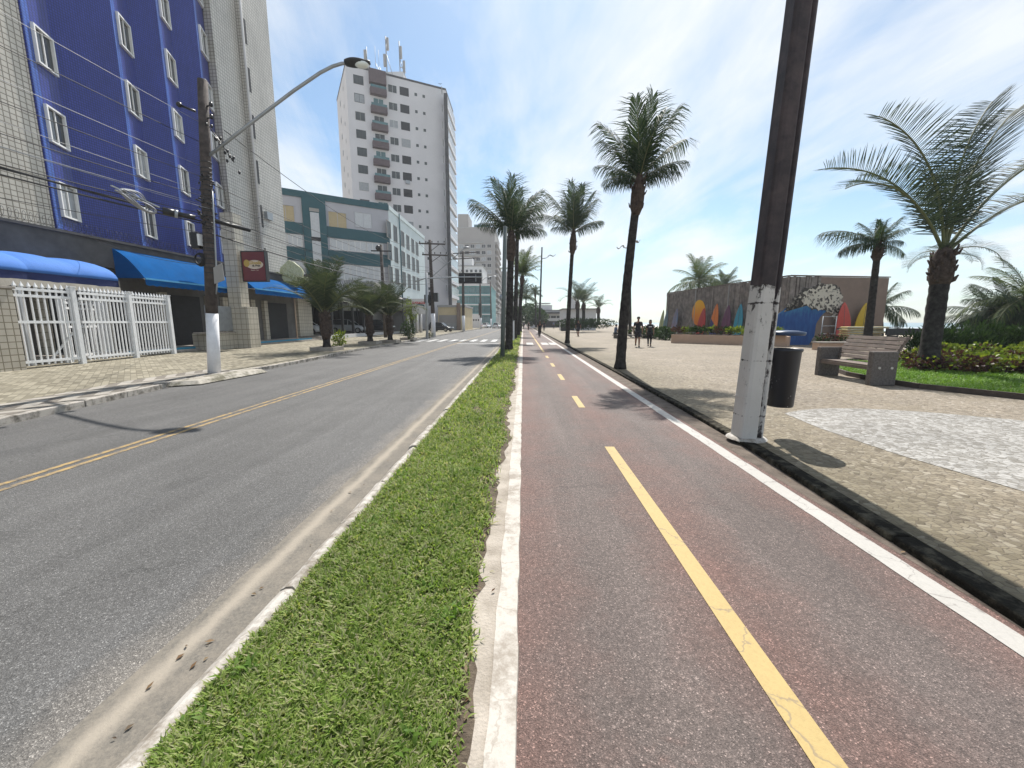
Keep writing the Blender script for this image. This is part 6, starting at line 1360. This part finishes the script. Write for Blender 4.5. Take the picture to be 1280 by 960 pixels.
    for q, s in (('l', 1), ('r', -1)):
        w, hnd = J['wri'+q][0], J['pal'+q][0]; d = (hnd - w).normalized(); sd = d.cross(Vector((1, 0, 0))).normalized() if abs(d.x) < .9 else Vector((0, 1, 0)); inn = Vector((-s, 0, 0))
        for i, ln in enumerate((.070, .082, .078, .060)):
            p0 = hnd + sd * (.027 - .018 * i) * k; p1 = p0 + d * ln * .55 * k; p2 = p1 + (d + inn * .5).normalized() * ln * .5 * k; b.tube([p0, p1, p2], [.0095*k, .0088*k, .007*k], 6)
        p0 = w.lerp(hnd, .5) + sd * .025*k; b.tube([p0, p0 + (d*.5 + sd*.8).normalized()*.045*k, p0 + (d*.9 + sd*.4).normalized()*.08*k], [.012*k, .010*k, .008*k], 6)
    b.build('body', m['skin'], t, local=True)
    g_ = lambda n_, e=.02, e2=None: (J[n_][0], J[n_][1] + e*k, (J[n_][2] if len(J[n_]) > 2 else J[n_][1]) + (e2 or e)*k)
    S = {'hem': (J['pelvis'][0] - V(0, 0, .075), .158*k, .128*k), 'pelvis': g_('pelvis', .026), 'waist': g_('waist', .035), 'chest': g_('chest', .02), 'neckb': (J['neckb'][0] + V(0, 0, .012), .088*k)}; SE = [('hem', 'pelvis'), ('pelvis', 'waist'), ('waist', 'chest'), ('chest', 'neckb')]
    for q in 'lr':
        S['sho'+q] = g_('sho'+q, .010); mid_ = J['sho'+q][0].lerp(J['elb'+q][0], .82); S['slv'+q] = (mid_, .054*k); SE += [('chest', 'sho'+q), ('sho'+q, 'slv'+q)]
    link('shirt', skin_mesh('shirt', S, SE, m[shirt]), t)
    S = {'pelvis': g_('pelvis', .014)}; SE = []
    for q in 'lr':
        S['hip'+q] = g_('hip'+q, .022); S['kn'+q] = (J['hip'+q][0].lerp(J['knee'+q][0], .98), (.088 if not long_legs else .072)*k); SE += [('pelvis', 'hip'+q), ('hip'+q, 'kn'+q)]
        if long_legs: S['ak'+q] = (J['ank'+q][0] + V(0, 0, .03), .048*k); SE += [('kn'+q, 'ak'+q)]
    link('trousers' if long_legs else 'shorts', skin_mesh('shorts', S, SE, m[legs]), t)
    for q in 'lr':
        b = MB(); a = J['ank'+q][0]; b.ell(a + V(0, -.06, -.04), (.052*k, .145*k, .045*k), 12, 8); b.build('shoe', m['cloth_black'], t, local=True)
    b = MB(); hd = J['head'][0]; b.ell(hd + V(0, .022, .028), (.094*k, .104*k, .094*k), 14, 9)
    if hair == 'long': b.ell(hd + V(0, .05, -.06), (.10*k, .075*k, .16*k), 14, 9, jit=.05)
    b.build('hair', m['hair'], t, local=True)
    b = MB(); 
    for s in (-1, 1): b.ell(hd + V(s*.033, -.086, .0), (.012*k, .008*k, .008*k), 8, 5)
    b.build('eyes', m['black'], t, local=True)
    return t
q = G(796.5, 433.8, .12); person('man in black t-shirt and dark shorts walking on the promenade beside a woman', q, R(-14), 1.80, 'walk', ph=1)
q = G(811.5, 433.2, .12); wm = person('woman in black top with white print and long dark leggings walking on the promenade', q, R(-14), 1.62, 'walk', long_legs=True, legs='cloth_black', hair='long', female=True, ph=-1)
b = MB(); b.plate((-.10, -.142, 1.19), (1, 0, 0), (0, .12, 1), [(0, 0), (.2, .005), (.19, .06), (.01, .05)], .012); b.build('shirt_print', m['plaster_white'], wm, local=True)
q = AY(722.5, 421.3, 43); q.z = .12; person('person in black with bare legs strolling alone on the promenade', q, R(5), 1.72, 'walk', ph=-1, hair='short')
q = AY(769, 420, 38); q.z = .12; person('person in a blue grey top sitting sideways on the promenade bench', q, R(100), 1.7, 'sit', 'cloth_blue', 'cloth_dark', True)
q2 = AY(776, 420, 38.6); q2.z = .12; person('second sitter half hidden behind the nearest palm trunk', q2, R(100), 1.7, 'sit', 'cloth_blue', 'cloth_black', True)
p = AY(777, 419, 38.3); t = thing('stone_bench', 'low pale stone bench under the two sitters near the beach', 'bench', (p.x, 38.3, .12)); b = MB(); b.box(p.x - .75, p.x + 2.6, 38.0, 39.1, .36, .44); b.build('seat_slab', m['bench_conc'], t, bev=.02)
for dx in (-.6, 2.2):
    b = MB(); b.box(p.x + dx, p.x + dx + .22, 38.1, 39.0, .1, .36); b.build('leg', m['bench_conc'], t)
def bicycle(label, loc, rz, group=None):
    """rides toward local -y"""
    t = thing('bicycle', label, 'bicycle', loc, rz, group)
    for y in (-.52, .52):
        b = MB(); b.tube([(0, y + .33 * cos(2*pi*i/28), .34 + .33 * sin(2*pi*i/28)) for i in range(29)], .02, 6, 0, False); w = b.build('wheel', m['rubber'], t, local=True)
        b = MB()
        for i in range(12): b.tube([(0, y, .34), (0, y + .32 * cos(2*pi*i/12), .34 + .32 * sin(2*pi*i/12))], .003, 3)
        b.tube([(-.05, y, .34), (.05, y, .34)], .02, 6); b.build('spokes', m['steel'], w, local=True)
    b = MB(); bb, st, hdt, rw, fw = (0, .08, .30), (0, .20, .80), (0, -.36, .85), (0, .52, .34), (0, -.52, .34)
    for a, c in ((bb, st), (st, hdt), (bb, hdt), (bb, rw), (st, rw), (hdt, fw)): b.tube([a, c], .018, 6)
    b.build('frame', m['dark'], t, local=True)
    b = MB(); b.tube([(0, -.36, .85), (0, -.40, 1.0)], .016, 6); b.tube([(-.27, -.46, 1.04), (-.1, -.42, 1.02), (.1, -.42, 1.02), (.27, -.46, 1.04)], .014, 6); b.build('handlebar', m['dark'], t, local=True)
    b = MB(); b.ell((0, .24, .88), (.07, .14, .035), 10, 6); b.build('saddle', m['black'], t, local=True)
    b = MB(); b.tube([(-.10, .02, .18), (-.06, .08, .3), (.06, .08, .3), (.10, .14, .42)], .012, 5); b.build('pedals', m['steel'], t, local=True)
    return t
for (u, v, Y, lab, lb2, sh) in [(674.5, 419.5, 44, 'cyclist in black riding toward the viewer along the cycle path', 'dark bicycle under the nearest cyclist in black', 'cloth_black'), (660.5, 412, 84, 'distant cyclist in the left lane of the cycle path', 'bicycle under the distant cyclist in the left lane', 'cloth_dark'), (654.5, 411, 98, 'farthest cyclist against the dark trees', 'bicycle under the farthest cyclist', 'cloth_blue')]:
    q = AY(u, v, Y); q.z = .022; bicycle(lb2, q, R(3 if Y < 60 else -4), 'bicycles on the cycle path'); person(lab, q, R(3 if Y < 60 else -4), 1.74, 'cycle', sh, 'cloth_black', Y < 60)
q = AY(680, 411, 72); q.z = .12; person('distant person standing by the far end of the promenade kerb', q, 0, 1.7, 'stand', 'cloth_dark', 'cloth_dark', True)
q = AY(692, 410, 92); q.z = .12; person('distant person in front of the beach pavilion counter', q, 0, 1.7, 'stand', 'cloth_blue', 'cloth_dark', True)
q = AY(705, 411, 70); q.z = .12; t = thing('litter_bin', 'distant dark square litter bin left of the white beach station', 'litter bin', q); b = MB(); b.box(q.x - .5, q.x + .5, 70, 70.8, .12, 1.25); b.build('bucket', m['dark'], t); b = MB(); b.box(q.x - .56, q.x + .56, 69.95, 70.85, 1.25, 1.33); b.build('lid', m['black'], t)
# a bird in the sky
q = AY(550, 105, 60); t = thing('bird', 'tiny bird gliding in the sky right of the white tower', 'bird', q); b = MB(); b.ell((0, 0, 0), (.09, .26, .08), 8, 6); b.ell((0, -.26, .02), (.05, .08, .05), 8, 6); b.add([(0, -.1, .02), (-.45, -.05, .16), (-.85, .1, .08), (-.42, .12, .14), (0, .12, .02), (.45, -.05, .16), (.85, .1, .08), (.42, .12, .14)], [(0, 1, 3, 4), (1, 2, 3), (0, 4, 7, 5), (5, 7, 6)]); b.add([(-.04, .2, 0), (.04, .2, 0), (.1, .42, 0), (-.1, .42, 0)], [(0, 1, 2, 3)]); b.v = [(x*.4, y*.4, z*.4) for x, y, z in b.v]; b.build('body', m['cloth_dark'], t, local=True)

# ------------------------------------------------------------------ haze
b = MB(); b.box(-260, 320, -40, 420, -1.2, 62); hz_ = b.build('haze', None); hz_['kind'] = 'stuff'
hm = bpy.data.materials.new('sea_haze'); hm.use_nodes = True; ht_ = hm.node_tree; ht_.nodes.remove(ht_.nodes['Principled BSDF'])
pv_ = ht_.nodes.new('ShaderNodeVolumePrincipled'); pv_.inputs['Color'].default_value = (.92, .96, 1., 1); pv_.inputs['Density'].default_value = .00055; pv_.inputs['Anisotropy'].default_value = .3
ht_.links.new(pv_.outputs[0], ht_.nodes['Material Output'].inputs['Volume']); hz_.data.materials.clear(); hz_.data.materials.append(hm)
# ------------------------------------------------------------------ daylight
SUN_EL, SUN_AZ = 54., 6.5                       # azimuth from +Y toward +X
sd = bpy.data.lights.new('sun', 'SUN'); so = bpy.data.objects.new('sun', sd); COL.objects.link(so)
sd.energy = 4.2; sd.angle = R(.53); sd.color = (1.0, .955, .89)
to = Vector((sin(R(SUN_AZ)) * cos(R(SUN_EL)), cos(R(SUN_AZ)) * cos(R(SUN_EL)), sin(R(SUN_EL))))
so.rotation_euler = (-to).to_track_quat('-Z', 'Y').to_euler(); so.location = (0, 0, 60)
w = bpy.data.worlds.new('World'); scene.world = w; w.use_nodes = True; nt = w.node_tree; N = nt.nodes; Lk = nt.links
bg = N['Background']; sky = N.new('ShaderNodeTexSky'); sky.sky_type = 'NISHITA'; sky.sun_disc = False; sky.sun_elevation = R(SUN_EL); sky.sun_rotation = R(SUN_AZ)
sky.air_density = 1.0; sky.dust_density = .6; sky.ozone_density = 1.5; sky.altitude = 0
def wn(ty, **kw):
    nd = N.new(ty)
    for a, v in kw.items():
        if a == 'i':
            for s_, x in v.items():
                if isinstance(x, bpy.types.NodeSocket): Lk.new(x, nd.inputs[s_])
                else: nd.inputs[s_].default_value = x
        else: setattr(nd, a, v)
    return nd
tc = wn('ShaderNodeTexCoord').outputs['Generated']; sx = wn('ShaderNodeSeparateXYZ', i={0: tc}).outputs
zz = wn('ShaderNodeMath', operation='ADD', i={0: wn('ShaderNodeMath', operation='MAXIMUM', i={0: sx[2], 1: 0.0}).outputs[0], 1: .16}).outputs[0]
px = wn('ShaderNodeMath', operation='DIVIDE', i={0: sx[0], 1: zz}).outputs[0]; py = wn('ShaderNodeMath', operation='DIVIDE', i={0: sx[1], 1: zz}).outputs[0]
mp = wn('ShaderNodeMapping', i={'Vector': wn('ShaderNodeCombineXYZ', i={0: px, 1: py}).outputs[0], 'Rotation': (0, 0, R(-28)), 'Scale': (1.0, .55, 1), 'Location': (3.55, 1.2, 0)}).outputs[0]
n1 = wn('ShaderNodeTexNoise', i={'Vector': mp, 'Scale': .8, 'Detail': 9, 'Roughness': .56, 'Distortion': .25}).outputs['Fac']
mp2 = wn('ShaderNodeMapping', i={'Vector': mp, 'Rotation': (0, 0, R(20)), 'Scale': (1.7, .8, 1)}).outputs[0]
n2 = wn('ShaderNodeTexNoise', i={'Vector': mp2, 'Scale': 1.3, 'Detail': 10, 'Roughness': .62, 'Distortion': .6}).outputs['Fac']
nn_ = wn('ShaderNodeMath', operation='ADD', i={0: wn('ShaderNodeMath', operation='MULTIPLY', i={0: n1, 1: .68}).outputs[0], 1: wn('ShaderNodeMath', operation='MULTIPLY', i={0: n2, 1: .32}).outputs[0]}).outputs[0]
rp = wn('ShaderNodeValToRGB', i={0: nn_}); e = rp.color_ramp.elements; e[0].position = .43; e[0].color = (0, 0, 0, 1); e[1].position = .57; e[1].color = (.9, .9, .9, 1)
hz = wn('ShaderNodeMapRange', i={0: sx[2], 1: 0.0, 2: .26, 3: .36, 4: 0.0}); hz.interpolation_type = 'SMOOTHSTEP'
mxf = wn('ShaderNodeMath', operation='MAXIMUM', i={0: rp.outputs[0], 1: hz.outputs[0]}).outputs[0]
tint = wn('ShaderNodeMix', data_type='RGBA', blend_type='MULTIPLY', i={0: 1.0, 6: sky.outputs[0], 7: (.68, .79, .80, 1)})
mx = wn('ShaderNodeMix', data_type='RGBA', i={0: mxf, 6: tint.outputs[2], 7: (5.25, 5.45, 5.6, 1)})
Lk.new(mx.outputs[2], bg.inputs[0]); bg.inputs[1].default_value = .11
vs_ = scene.view_settings; vs_.view_transform = 'Standard'; vs_.look = 'None'; vs_.gamma = 1; vs_.use_curve_mapping = False; vs_.exposure = .74
scene.render.engine = 'CYCLES'; scene.cycles.max_bounces = 6; scene.cycles.diffuse_bounces = 3; scene.cycles.glossy_bounces = 3; scene.cycles.transmission_bounces = 3
scene.cycles.use_denoising = True
